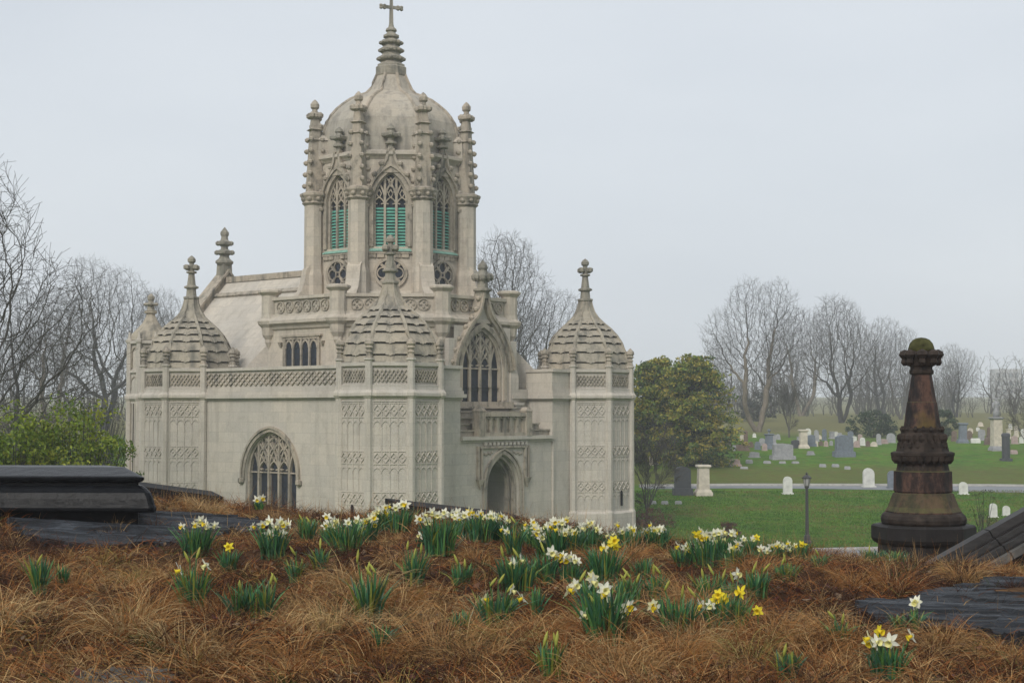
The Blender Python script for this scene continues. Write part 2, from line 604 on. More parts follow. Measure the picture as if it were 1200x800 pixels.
class Arch:
    """pointed opening: half width hw, springing ws, apex wa"""
    def __init__(s, hw, ws, wa):
        s.hw, s.ws, s.wa = hw, ws, wa
        h = wa - ws
        s.c = (h * h - hw * hw) / (2 * hw)
        s.R = s.c + hw

    def top(s, u):
        q = s.R ** 2 - (abs(u) + s.c) ** 2
        return s.ws + (sqrt(q) if q > 0 else 0.0)

    def half(s, w):
        if w <= s.ws: return s.hw
        q = s.R ** 2 - (w - s.ws) ** 2
        return (sqrt(q) if q > 0 else 0) - s.c

    def outline(s, w0, off=0.0, n=12):
        """from the left foot over the apex to the right foot, offset outwards"""
        R = s.R + off
        amax = math.acos(max(-1, min(1, s.c / R)))
        left = [(-s.hw - off, w0)]
        for i in range(n + 1):
            a = amax * i / n
            left.append((s.c - R * cos(a), s.ws + R * sin(a)))
        left[-1] = (0.0, left[-1][1])
        return left + [(-u, w) for u, w in reversed(left[:-1])]


def arch_wall(mb, F, u0, u1, w0, w1, arch, wf, v, depth, uc=0.0):
    """wall sheet with a pointed opening whose foot is at wf, and its reveal"""
    out = [(u + uc, w) for u, w in arch.outline(wf)]
    mid = len(out) // 2
    lp = [(u0, w0), (uc, w0)] if wf > w0 else [(u0, w0)]
    left = lp + ([(uc, wf)] if wf > w0 else []) + out[:mid + 1] + [(uc, w1), (u0, w1)]
    right = ([(uc, w0), (u1, w0)] if wf > w0 else [(u1, w0)]) + [(u1, w1), (uc, w1)] + out[mid:] + ([(uc, wf)] if wf > w0 else [])
    for poly in (left, right):
        mb.add([F(u, v, w) for u, w in poly], [tuple(range(len(poly)))])
    n = len(out)
    pts = [F(u, v, w) for u, w in out] + [F(u, v - depth, w) for u, w in out]
    fs = [(i, i + 1, i + 1 + n, i + n) for i in range(n - 1)]
    if wf > w0: fs.append((n - 1, 0, n, 2 * n - 1))
    mb.add(pts, fs)


def window(parent, F, arch, wf, lights, v, bar=0.10, label=None, louvered=False, uc=0.0, head=None, dep=0.16):
    """stone tracery with a pane (or copper louvres) in every light"""
    G = (lambda u, vv, w: F(u + uc, vv, w))
    mb = MB()
    hw = arch.hw
    us = [-hw + 2 * hw * i / lights for i in range(lights + 1)]
    hs = head if head is not None else arch.ws - 0.15
    for u in us[1:-1]:
        mb.box(G, u - bar / 2, u + bar / 2, v, v + dep, wf, arch.top(u) if abs(u) < hw else arch.ws)
    # outer order
    mb.bar(G, [(u * (1 - bar / 2 / hw), min(w, arch.wa - bar * 0.6)) for u, w in arch.outline(wf)], bar, v, v + dep + 0.02)
    # light heads with cusps
    lw = us[1] - us[0]
    for lvl, hh in enumerate((hs, hs + (arch.wa - hs) * 0.34)):
        for i in range(lights):
            uc_ = (us[i] + us[i + 1]) / 2
            if hh + lw * 0.7 > arch.top(max(abs(us[i]), abs(us[i + 1])) * 0.97): continue
            a = Arch(lw / 2, hh, hh + lw * 0.78)
            mb.bar(G, [(u + uc_, w) for u, w in a.outline(hh - 0.02, n=5)], bar * 0.55, v + 0.02, v + dep - 0.02)
            for sg in (-1, 1):
                mb.bar(G, [(uc_ + sg * lw * 0.46, hh + lw * 0.28), (uc_ + sg * lw * 0.16, hh + lw * 0.20)], bar * 0.5, v + 0.03, v + dep - 0.03)
                mb.bar(G, [(uc_ + sg * lw * 0.02, hh + lw * 0.74), (uc_ + sg * lw * 0.20, hh + lw * 1.12), (uc_, hh + lw * 1.5)], bar * 0.45, v + 0.03, v + dep - 0.03)
    # crossing curves springing from every mullion
    for u in us[1:-1]:
        for sg in (-1, 1):
            pts = []
            for k in range(15):
                a = k / 14 * 1.25
                x = u + sg * arch.R * (1 - cos(a)); w = arch.ws + arch.R * sin(a)
                if abs(x) > arch.half(w) or w > arch.wa: break
                pts.append((x, w))
            if len(pts) > 2: mb.bar(G, pts, bar * 0.7, v + 0.01, v + dep - 0.01)
    if lights > 3: mb.bar(G, [(-arch.half(hs + .3), hs + 0.02), (arch.half(hs + .3), hs + 0.02)], bar * 0.5, v + 0.02, v + dep - 0.03)
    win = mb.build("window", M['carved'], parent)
    for i in range(lights):
        a, b_ = us[i], us[i + 1]
        tops = [(a + (b_ - a) * k / 6) for k in range(7)]
        poly = [(a, wf)] + [(b_, wf)] + [(u, arch.top(u)) for u in reversed(tops)]
        p = MB(); p.extr(G, poly, v + 0.02, v + 0.045)
        p.build("pane", M['glass'], win)
        if louvered:
            l = MB(); h = hs
            n = 13
            for k in range(n):
                z = wf + (h - wf) * (k + 0.1) / n; dz = (h - wf) / n * 0.55
                q = [G(a + bar / 2, v + 0.13, z), G(b_ - bar / 2, v + 0.13, z), G(b_ - bar / 2, v + 0.05, z + dz), G(a + bar / 2, v + 0.05, z + dz)]
                q2 = [G(a + bar / 2, v + 0.13, z - 0.02), G(b_ - bar / 2, v + 0.13, z - 0.02), G(b_ - bar / 2, v + 0.05, z + dz - 0.02), G(a + bar / 2, v + 0.05, z + dz - 0.02)]
                l.add(q + q2, [(0, 1, 2, 3), (7, 6, 5, 4), (0, 4, 5, 1), (2, 6, 7, 3)])
            o = l.build("louver", M['louver'], win)
    return win


def finial(mb, cx, cy, z, h, r, arms=1):
    """stacked carved finial: shaft, rings, cross-shaped leaf crowns, knob"""
    mb.lathe([(r * 0.55, z), (r * 0.42, z + h * 0.35)], 8, cx, cy)
    mb.lathe([(r * 0.7, z + h * 0.02), (r * 0.85, z + h * 0.06), (r * 0.7, z + h * 0.10)], 8, cx, cy)
    zz = z + h * 0.35
    for k in range(arms):
        s = 1.0 - 0.22 * k
        for a in range(4):
            ang = pi / 4 * 0 + a * pi / 2
            dx, dy = cos(ang) * r * s * 0.75, sin(ang) * r * s * 0.75
            mb.lathe([(r * 0.12 * s, zz - 0.02 * h), (r * 0.30 * s, zz + h * 0.06), (r * 0.22 * s, zz + h * 0.13), (r * 0.06, zz + h * 0.16)], 6, cx + dx, cy + dy)
        mb.lathe([(r * 0.45, zz - h * 0.03), (r * 0.8 * s, zz + h * 0.04), (r * 0.7 * s, zz + h * 0.10), (r * 0.35, zz + h * 0.16), (r * 0.33, zz + h * 0.24)], 8, cx, cy)
        zz += h * 0.24
    top = z + h
    rem = top - zz
    mb.lathe([(r * 0.30, zz - 0.01), (r * 0.46, zz + rem * 0.25), (r * 0.46, zz + rem * 0.6), (r * 0.25, zz + rem * 0.85), (r * 0.03, top)], 8, cx, cy)


# ---- corner turrets
T_PROF = [(2.27, -0.3), (2.27, 1.15), (2.12, 1.26), (2.12, 6.50), (2.17, 6.56), (2.30, 6.64), (2.30, 6.76), (2.17, 6.90), (2.14, 7.0), (2.14, 7.10), (2.03, 7.12), (2.03, 7.82), (2.15, 7.88), (2.15, 8.02), (1.90, 8.05)]
D_PROF = [(1.92, 8.05), (1.90, 8.37), (1.81, 8.87), (1.64, 9.33), (1.44, 9.66), (1.16, 9.99), (0.85, 10.28), (0.62, 10.53), (0.43, 10.87), (0.33, 11.2), (0.30, 11.42)]
SIDE = 2 * math.tan(pi / 8)


def tile_mesh(i):
    (r0, z0), (r1, z1) = D_PROF[i], D_PROF[i + 1]
    mb = MB()
    hw0, hw1 = r0 * SIDE / 2 - 0.05, r1 * SIDE / 2 - 0.04
    pr = 0.12
    tb = min(0.085, (z1 - z0) * 0.28)
    bot = [(-hw0, 0), (-hw0 * 0.30, 0), (-hw0 * 0.22, -tb * 0.5), (-hw0 * 0.10, -tb * 0.5), (0, -tb), (hw0 * 0.10, -tb * 0.5), (hw0 * 0.22, -tb * 0.5), (hw0 * 0.30, 0), (hw0, 0)]
    n = len(bot)
    F = FR(0, 0)
    gp = min(0.085, (z1 - z0) * 0.24)
    p = [F(u, r0 + pr, z0 + w) for u, w in bot] + [F(u * hw1 / hw0, r1 + 0.05, z1 - gp) for u, w in bot] + [F(u, r0 - 0.06, z0 + w) for u, w in bot]
    fs = [(k, k + 1, n + k + 1, n + k) for k in range(n - 1)] + [(k, 2 * n + k, 2 * n + k + 1, k + 1) for k in range(n - 1)]
    fs += [(0, n, 2 * n), (n - 1, 3 * n - 1, 2 * n - 1)]
    p += [F(u * hw1 / hw0, r1 - 0.12, z1 - gp) for u, w in bot]
    fs += [(n + k, n + k + 1, 3 * n + k + 1, 3 * n + k) for k in range(n - 1)]
    mb.add(p, fs)
    return mb.mesh("roof_tile", M['tile_stone'])


TILES = [tile_mesh(i) for i in range(7)]


def lozenge_row(mb, F, u0, u1, w, h, n, v0, v1, width=0.045):
    du = (u1 - u0) / n
    for k in range(n):
        c = u0 + du * (k + 0.5)
        mb.bar(F, [(c - du / 2, w), (c, w + h / 2), (c + du / 2, w), (c, w - h / 2)], width, v0, v1, closed=True)


def tracery_panel(phi, r, slots=False):
    """blind tracery of one turret side: ribs, three lozenge bands, cusped heads"""
    mb = MB()
    F = FR(phi, r)
    s = r * SIDE / 2 - 0.20
    n = 4
    for k in range(n + 1):
        u = -s + 2 * s * k / n
        mb.box(F, u - 0.022, u + 0.022, 0, 0.028, 1.4, 6.40)
    for (wc, hh) in ((6.06, 0.46), (4.12, 0.40), (2.45, 0.40)):
        lozenge_row(mb, F, -s, s, wc, hh, n, 0, 0.05, 0.042)
        for e in (-1, 1):
            mb.box(F, -s, s, 0, 0.03, wc + e * (hh / 2 + 0.06) - 0.022, wc + e * (hh / 2 + 0.06) + 0.022)
        du = 2 * s / n
        for k in range(n):
            c = -s + du * (k + 0.5)
            a = Arch(du / 2, wc - hh / 2 - 0.42, wc - hh / 2 - 0.42 + du * 0.62)
            mb.bar(F, [(u + c, w) for u, w in a.outline(wc - hh / 2 - 0.46, n=4)], 0.032, 0, 0.03)
            mb.lathe([(0.02, 0.0), (0.05, 0.02), (0.0, 0.05)], 6, c, wc, apothem=False, F=lambda x, y, z: F(x, z, y))
    mb.box(F, -s - 0.05, s + 0.05, 0, 0.05, 6.40, 6.46)
    return mb


def parapet_tracery(mb, F, u0, u1, wc, h, n, v0=0.0, v1=0.06):
    du = (u1 - u0) / n
    for k in range(n):
        a = u0 + du * k; b_ = a + du; c = (a + b_) / 2
        mb.bar(F, [(a, wc - h / 2), (c, wc), (b_, wc - h / 2)], 0.05, v0, v1)
        mb.bar(F, [(a, wc + h / 2), (c, wc), (b_, wc + h / 2)], 0.05, v0, v1)
        mb.bar(F, [(a, wc), (c, wc + h / 2), (b_, wc), (c, wc - h / 2)], 0.045, v0, v1 + 0.015, closed=True)
        mb.lathe([(0.03, 0.0), (0.06, 0.04), (0.0, 0.09)], 6, c, wc, apothem=False, F=lambda x, y, z: F(x, z, y))


def make_turret(cx, cy, facets, panel_name="tracery_panel"):
    mb = MB()
    mb.lathe(T_PROF, 8)
    # angle shafts at the corners, each broken forward through the cornice
    for k in range(8):
        a = -pi / 2 + pi / 8 + k * pi / 4
        R = 2.12 / cos(pi / 8)
        x, y = R * cos(a), R * sin(a)
        mb.lathe([(0.22, 0.0), (0.22, 1.2), (0.165, 1.3), (0.165, 6.52), (0.26, 6.66), (0.26, 6.77), (0.165, 6.92), (0.15, 7.1), (0.15, 8.08), (0.20, 8.12), (0.20, 8.2)], 8, x * 0.985, y * 0.985, rot=a)
    t = mb.build("turret", M['stone'], chapel, loc=(cx, cy, 0))
    # slender knobs over the shafts
    for k in range(8):
        a = -pi / 2 + pi / 8 + k * pi / 4
        R = 2.12 / cos(pi / 8) * 0.985
        kb = MB()
        kb.lathe([(0.14, 8.2), (0.10, 8.40), (0.15, 8.44), (0.10, 8.5), (0.10, 8.56), (0.17, 8.62), (0.13, 8.70), (0.19, 8.78), (0.16, 8.90), (0.07, 9.0), (0.02, 9.06)], 8, R * cos(a), R * sin(a))
        kb.build("pinnacle", M['carved'], t)
    for phi in facets:
        tracery_panel(phi, 2.12).build("tracery_panel", M['stone'], t)
        pp = MB(); F = FR(phi, 2.03)
        s = 2.03 * SIDE / 2 - 0.18
        parapet_tracery(pp, F, -s, s, 7.47, 0.5, 4)
        pp.build("parapet_panel", M['carved'], t)
    # ogee stone roof: core, ribs, one stone slab per side and course
    rf = MB(); rf.lathe([(max(r - (0.14 if z < 10.5 else 0.0), 0.2), z) for r, z in D_PROF], 8)
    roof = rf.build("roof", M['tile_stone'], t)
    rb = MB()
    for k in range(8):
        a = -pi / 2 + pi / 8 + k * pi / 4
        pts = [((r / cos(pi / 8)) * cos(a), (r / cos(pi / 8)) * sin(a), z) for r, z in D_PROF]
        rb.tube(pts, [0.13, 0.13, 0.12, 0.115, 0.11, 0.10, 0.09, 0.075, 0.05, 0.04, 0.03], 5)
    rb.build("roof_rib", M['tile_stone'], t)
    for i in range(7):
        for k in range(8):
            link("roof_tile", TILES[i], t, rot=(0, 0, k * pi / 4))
    fn = MB()
    fn.lathe([(0.30, 11.38), (0.36, 11.42), (0.36, 11.5), (0.24, 11.54), (0.21, 11.88), (0.33, 11.93), (0.33, 12.0), (0.20, 12.06), (0.135, 12.62), (0.24, 12.66), (0.24, 12.72), (0.13, 12.76), (0.13, 13.02), (0.10, 13.12), (0.18, 13.2), (0.19, 13.32), (0.12, 13.42), (0.015, 13.5)], 8)
    for a in range(4):
        dx, dy = cos(a * pi / 2 + pi / 4), sin(a * pi / 2 + pi / 4)
        fn.lathe([(0.06, 12.80), (0.13, 12.86), (0.13, 13.0), (0.06, 13.05)], 6, dx * 0.3, dy * 0.3)
        fn.tube([(dx * 0.05, dy * 0.05, 12.92), (dx * 0.32, dy * 0.32, 12.93)], [0.08, 0.08], 5)
    fn.build("finial", M['weathered'], t)
    return t


turret_near = make_turret(0, -HD, (-45, 0, 45))
turret_left = make_turret(-HD, 0, (-90, -45, 0, 45))
turret_right = make_turret(HD, 0, (-45, 0, 45, 90))


def slot_pair(t, phi, r, w0, w1, us):
    for u in us:
        mb = MB(); F = FR(phi, r)
        a = Arch(0.085, w1 - 0.15, w1)
        mb.extr(F, a.outline(w0, n=4), 0.05, 0.062)
        mb.build("slit_window", M['dark_inside'], t)


slot_pair(turret_right, 45, 2.12, 1.5, 2.25, (-0.13, 0.13))
slot_pair(turret_near, 45, 2.12, 1.45, 2.2, (-0.13, 0.13))
slot_pair(turret_near, -45, 2.12, 1.45, 2.2, (0.0, 0.26))
slot_pair(turret_left, -45, 2.12, 1.45, 2.2, (-0.13, 0.13))

# ---- stair turret at the far corner of the west arm
SX, SY = -12.15, 4.5
mb = MB()
mb.lathe([(1.12, -0.3), (1.12, 1.2), (0.98, 1.3), (0.98, 6.5), (1.12, 6.64), (1.12, 6.76), (0.98, 6.92), (0.95, 7.9), (1.05, 7.95), (1.05, 8.05), (0.9, 8.1), (0.9, 9.35), (1.05, 9.42), (1.05, 9.56), (0.82, 9.6)], 8)
for k in range(8):
    a = -pi / 2 + pi / 8 + k * pi / 4
    R = 0.98 / cos(pi / 8)
    mb.lathe([(0.13, 0), (0.13, 6.5), (0.2, 6.66), (0.2, 6.76), (0.13, 6.9), (0.12, 9.4), (0.17, 9.5), (0.17, 9.62), (0.09, 9.66), (0.03, 10.0)], 6, R * cos(a), R * sin(a))
stair = mb.build("stair_turret", M['stone'], chapel, loc=(SX, SY, 0))
mb = MB()
for phi in (-90, -45, 0, 45):
    F = FR(phi, 0.98)
    for u in (-0.2, 0.0, 0.2): mb.box(F, u - 0.025, u + 0.025, 0, 0.05, 1.4, 6.4)
    F2 = FR(phi, 0.9)
    a = Arch(0.26, 8.9, 9.25)
    mb.bar(F2, a.outline(8.2, n=6), 0.07, 0, 0.07)
    a = Arch(0.26, 7.4, 7.75)
    mb.bar(FR(phi, 0.95), a.outline(7.05, n=6), 0.06, 0, 0.05)
mb.build("tracery", M['carved'], stair)
mb = MB()
mb.lathe([(0.95, 9.6), (0.92, 9.75), (0.80, 10.0), (0.58, 10.25), (0.38, 10.5), (0.24, 10.8), (0.20, 10.95), (0.30, 11.0), (0.30, 11.08), (0.17, 11.14)], 8)
mb.build("roof", M['tile_stone'], stair)
mb = MB(); finial(mb, 0, 0, 11.05, 0.95, 0.36, 1)
mb.build("finial", M['weathered'], stair)

# ---- facades between the turrets
CORN = [(6.52, 6.60, 0.07), (6.60, 6.76, 0.20), (6.76, 6.90, 0.11), (6.90, 7.06, 0.05)]


def facade_top(mb, F, u0, u1, v=0.0):
    for (a, b_, pr) in CORN: mb.box(F, u0, u1, v - 0.3, v + pr, a, b_)
    mb.box(F, u0, u1, v - 0.25, v - 0.02, 7.06, 7.86)
    mb.box(F, u0, u1, v - 0.32, v + 0.10, 7.86, 8.0)


FL = FR(-45, FACADE)
mb = MB()
aw = Arch(1.72, 3.15, 5.08)
arch_wall(mb, FL, -5.0, 5.0, -0.3, 6.52, aw, 0.9, 0.0, 0.45)
facade_top(mb, FL, -5.0, 5.0)
wall_l = mb.build("wall", M['stone'], chapel)
mb = MB()
mb.bar(FL, aw.outline(2.9, 0.10), 0.16, 0.0, 0.06)
mb.bar(FL, aw.outline(2.9, 0.22), 0.10, 0.0, 0.13)
for sg in (-1, 1): mb.lathe([(0.06, -0.14), (0.14, -0.05), (0.14, 0.1), (0.05, 0.16)], 6, sg * 1.95, 0.06, F=lambda x, y, z: FL(x, y, 2.86 + z))
mb.build("hood_mould", M['carved'], wall_l)
mb = MB(); parapet_tracery(mb, FL, -4.6, 4.6, 7.46, 0.56, 13, -0.02, 0.04)
mb.build("parapet_panel", M['carved'], wall_l)
window(chapel, FL, aw, 0.9, 5, -0.36, bar=0.115, head=3.25, dep=0.2)

# arm beyond the left turret: low wall, gable roof, coping, finial
FA = FR(-135, 0)                 # axis of the arm
FN = FR(-45, 0)                  # its near side
mb = MB()
Fw = FR(-45, 5.73)
mb.box(Fw, -12.1, -4.0, -0.3, 0.0, -0.3, 6.52)
facade_top(mb, Fw, -12.1, -4.0)
Fe = FR(-135, 12.1)
mb.box(Fe, -5.7, 5.7, -0.4, 0.0, -0.3, 8.0)
mb.build("wall", M['stone'], chapel)
# roof: ridge along the arm at 13.1
mb = MB()
ZR, HWA, ZE = 13.05, 5.3, 7.3
prof = [(-HWA, ZE), (0, ZR), (HWA, ZE)]
FAx = FR(-135, 0)
mb.extr(FAx, prof, 2.0, 12.6)
mb.build("roof", M['stone'], chapel)
mb = MB()
mb.bar(FAx, [(-HWA, ZE + 0.2), (0, ZR + 0.22), (HWA, ZE + 0.2)], 0.42, 12.3, 12.95)
mb.bar(FAx, [(-HWA, ZE + 0.5), (0, ZR + 0.52), (HWA, ZE + 0.5)], 0.16, 12.2, 13.05)
mb.box(FAx, -0.22, 0.22, 3.5, 12.3, ZR - 0.15, ZR + 0.16)
mb.bar(FAx, [(-1.0, ZR - 0.98), (-0.82, ZR - 0.8)], 0.12, 3.5, 12.3)
mb.bar(FAx, [(1.0, ZR - 0.98), (0.82, ZR - 0.8)], 0.12, 3.5, 12.3)
mb.build("coping", M['carved'], chapel)
mb = MB(); q = FAx(0, 12.65, 0)
mb.taper(FR(-135, 0, q[0], q[1]), 0, 0, ZR, ZR + 0.9, 0.32, 0.28)
mb.lathe([(0.3, ZR + 0.8), (0.46, ZR + 0.95), (0.46, ZR + 1.05), (0.28, ZR + 1.2), (0.22, ZR + 1.4)], 8, q[0], q[1])
for k, (zz, r) in enumerate(((1.45, 0.40), (1.95, 0.34))):
    mb.lathe([(0.2, ZR + zz - 0.1), (r, ZR + zz), (r, ZR + zz + 0.14), (0.2, ZR + zz + 0.25), (0.17, ZR + zz + 0.42)], 8, q[0], q[1])
    for a in range(4): mb.lathe([(0.04, ZR + zz - 0.06), (0.12, ZR + zz), (0.13, ZR + zz + 0.12), (0.05, ZR + zz + 0.2)], 6, q[0] + r * cos(a * pi / 2), q[1] + r * sin(a * pi / 2))
mb.lathe([(0.16, ZR + 2.35), (0.22, ZR + 2.5), (0.22, ZR + 2.62), (0.02, ZR + 2.9)], 8, q[0], q[1])
mb.build("finial", M['weathered'], chapel)

# entrance side: two flank walls, recessed window wall, porch in the recess
FRt = FR(45, FACADE)
UA, UB = -3.15, 3.25            # recess between the flanks (u along the wall)
mb = MB()
mb.box(FRt, -5.0, UA, -1.6, 0.0, -0.3, 6.52)
for (a, b_, pr) in CORN: mb.box(FRt, -5.0, UA + pr, -1.6, pr, a, b_)
mb.box(FRt, -5.0, UA, -1.6, -0.02, 7.06, 7.86); mb.box(FRt, -5.0, UA + 0.06, -1.6, 0.10, 7.86, 8.0)
mb.build("wall", M['stone'], chapel)
mb = MB()
mb.box(FRt, UB, 5.0, -1.6, 0.0, -0.3, 6.52)
for (a, b_, pr) in CORN: mb.box(FRt, UB - pr, 5.0, -1.6, pr, a, b_)
mb.box(FRt, UB, 5.0, -1.6, -0.02, 7.06, 7.86); mb.box(FRt, UB - 0.06, 5.0, -1.6, 0.10, 7.86, 8.0)
mb.box(FRt, UB - 0.0, UB + 0.09, 0.0, 0.05, 0.0, 4.6)
mb.build("wall", M['stone'], chapel)
# recessed wall with its big window under an ogee gable
FW = FR(45, 6.0)
gw = Arch(1.42, 7.9, 9.85)
mb = MB()
arch_wall(mb, FW, -1.95, 1.95, 4.5, 9.9, gw, 6.45, 0.0, 0.27)
for sg in (-1, 1):
    mb.box(FW, min(sg * 1.95, sg * 3.3), max(sg * 1.95, sg * 3.3), -0.5, -0.05, 4.5, 6.6)
    for (a, b_, pr) in CORN:
        mb.box(FW, min(sg * 1.95, sg * 3.25), max(sg * 1.95, sg * 3.25), -0.3, pr, a, b_)
    mb.box(FW, sg * 2.15 - 0.28, sg * 2.15 + 0.28, -0.2, 0.12, 5.6, 7.6)
    mb.taper(FW, sg * 2.15, -0.04, 7.6, 8.1, 0.28, 0.20, 0.16, 0.1)
    mb.box(FW, sg * 2.15 - 0.2, sg * 2.15 + 0.2, -0.2, 0.06, 8.1, 9.3)
    # stepped corbel under the flank
    for k in range(3): mb.box(FW, sg * 2.35 - 0.3 + 0.06 * k, sg * 2.35 + 0.3 - 0.06 * k, 0.0, 0.3 - 0.08 * k, 6.3 - 0.14 * k, 6.42 - 0.14 * k)
og = [(-1.95, 7.9)]
for k in range(9):
    t_ = k / 8; og.append((-1.95 + 1.15 * t_ ** 1.7, 7.9 + 2.15 * t_))
for k in range(1, 7):
    t_ = k / 6; og.append((-0.8 + 0.66 * (1 - (1 - t_) ** 1.8), 10.05 + 1.35 * t_ ** 1.25))
full = og + [(-u, w) for u, w in reversed(og)]
top = [p for p in full if p[1] > 9.85]
uL = top[0][0]
mb.extr(FW, [p for p in full if p[1] >= 9.88] , -0.5, -0.02)
mb.build("window_wall", M['stone'], chapel)
mb = MB()
mb.bar(FW, full, 0.26, -0.3, 0.16)
mb.bar(FW, [(u * 1.06, w + 0.05) for u, w in full], 0.12, -0.2, 0.26)
mb.bar(FW, gw.outline(6.5, 0.12), 0.22, 0.0, 0.08)
mb.bar(FW, gw.outline(6.5, -0.08), 0.12, -0.25, -0.05)
rk = random.Random(3)
for k in range(2, 15, 2):
    for sg in (-1, 1):
        u, w = full[k]
        u, w = sg * (abs(u) + 0.18), w + 0.05
        mb.lathe([(0.03, -0.12), (0.10, -0.05), (0.12, 0.04), (0.03, 0.13)], 6, u, 0.05, F=lambda x, y, z: FW(x, y, w + z))
mb.box(FW, -1.9, 1.9, -0.1, 0.28, 6.22, 6.45)
mb.box(FW, -2.0, 2.0, -0.1, 0.36, 6.14, 6.22)
mb.build("hood_mould", M['carved'], chapel)
q = FW(0, 0, 0)
mb = MB()
mb.lathe([(0.26, 11.2), (0.30, 11.5), (0.42, 11.54), (0.42, 11.62), (0.24, 11.68), (0.24, 11.98), (0.30, 12.04), (0.34, 12.2), (0.30, 12.32), (0.22, 12.4), (0.18, 12.5), (0.24, 12.6), (0.20, 12.75), (0.03, 12.95)], 8, q[0], q[1])
for a in range(8):
    mb.lathe([(0.03, 12.0), (0.10, 12.1), (0.11, 12.25), (0.03, 12.36)], 6, q[0] + 0.40 * cos(a * pi / 4), q[1] + 0.40 * sin(a * pi / 4))
mb.build("finial", M['weathered'], chapel)
window(chapel, FW, gw, 6.45, 4, -0.27, bar=0.13, head=7.95, dep=0.15)

# porch
FP = FR(45, FACADE - 0.05)
da = Arch(1.10, 2.55, 4.05)
mb = MB()
arch_wall(mb, FP, UA, UB, -0.3, 4.62, da, -0.3, 0.0, 2.0, uc=-0.25)
mb.box(FP, UA, UB, -0.3, 0.06, 4.62, 4.74)
mb.box(FP, UA, UB, -0.3, 0.20, 4.74, 4.90)
for k in range(11): mb.box(FP, -1.6 + k * 0.28, -1.45 + k * 0.28, 0.0, 0.14, 4.50, 4.62)
porch = mb.build("porch", M['stone'], chapel)
mb = MB()                       # stepped stone roof of the porch
for k in range(4):
    e = 0.42 * k
    mb.box(FP, UA + 0.02 + e * 0.9, UB - 0.02 - e * 0.9, -1.5, -0.15 - 0.30 * k, 4.9 + 0.28 * k, 5.12 + 0.28 * k)
    mb.box(FP, UA + 0.02 + e * 0.9, UB - 0.02 - e * 0.9, -1.5, -0.07 - 0.30 * k, 5.12 + 0.28 * k, 5.18 + 0.28 * k)
mb.build("roof", M['tile_stone'], porch)
mb = MB()                       # pierced balustrade over the door
b0, b1 = -2.05, 1.55
mb.box(FP, b0, b1, -0.12, 0.16, 4.9, 5.06)
mb.box(FP, b0, b1, -0.14, 0.18, 5.78, 5.96)
mb.box(FP, b0 + 0.3, b1 - 0.3, -0.06, 0.0, 5.06, 5.78)
for u in (b0 + 0.17, b1 - 0.17):
    mb.box(FP, u - 0.2, u + 0.2, -0.2, 0.22, 4.9, 6.02); mb.taper(FP, u, 0.01, 6.02, 6.2, 0.24, 0.12)
n = 6
for k in range(n + 1):
    u = b0 + 0.42 + (b1 - b0 - 0.84) * k / n
    mb.box(FP, u - 0.07, u + 0.07, 0.0, 0.10, 5.06, 5.78)
for k in range(n):
    du = (b1 - b0 - 0.84) / n
    c = b0 + 0.42 + du * (k + 0.5)
    a = Arch(du / 2, 5.5, 5.74)
    mb.bar(FP, [(u + c, w) for u, w in a.outline(5.45, n=4)], 0.07, 0, 0.08)
mb.build("balustrade", M['carved'], porch)
mb = MB()                       # door mouldings, square label and pendants
G = lambda u, v, w: FP(u - 0.25, v, w)
mb.bar(G, da.outline(0, 0.10), 0.16, -0.02, 0.06)
mb.bar(G, da.outline(0, 0.26), 0.08, 0.0, 0.11)
mb.bar(G, da.outline(0, -0.09), 0.12, -0.32, -0.12)
mb.bar(G, da.outline(0, -0.20), 0.12, -0.62, -0.40)
mb.box(G, -1.62, 1.62, 0.0, 0.12, 4.36, 4.46)
for sg in (-1, 1):
    for uu in (1.50, 1.74): mb.box(G, sg * uu - 0.05, sg * uu + 0.05, 0, 0.12, 3.0, 4.46)
    mb.taper(G, sg * 1.62, 0.08, 2.75, 3.0, 0.10, 0.22, 0.05, 0.1)
    mb.taper(G, sg * 1.62, 0.08, 2.55, 2.75, 0.02, 0.10, 0.02, 0.05)
    # leaf carving of the spandrels
    for k in range(5):
        x = sg * (0.75 + 0.13 * k); z = 4.18 - 0.02 * k - 0.05 * (k % 2)
        mb.lathe([(0.0, 0.0), (0.08, 0.02), (0.0, 0.07)], 6, x, z, apothem=False, F=lambda a, b_, c: G(a, c, b_))
mb.build("door_mould", M['carved'], porch)
mb = MB()
mb.box(G, -1.3, 1.3, -2.06, -2.0, -0.3, 4.2)
mb.box(G, -0.9, 0.9, -2.0, -1.94, -0.3, 2.6)
mb.build("door", M['door_wood'], porch)

# ---- terrace roof behind the parapets
mb = MB()
ta, tb_ = FR(45, 5.9)(-7.2, 0, 7.1), FR(45, 5.9)(7.2, 0, 7.1)
mb.add([ta, tb_, FR(135, 7.2)(0, 0, 7.1), (0, 9.9, 7.1), (-9.9, 0, 7.1), FR(-45, 7.2)(6.5, 0, 7.1)], [(0, 1, 2, 3, 4, 5)])
mb.box(FR(135, FACADE), -5, 5, -0.3, 0, -0.3, 8.0)
mb.build("terrace", M['stone'], chapel)

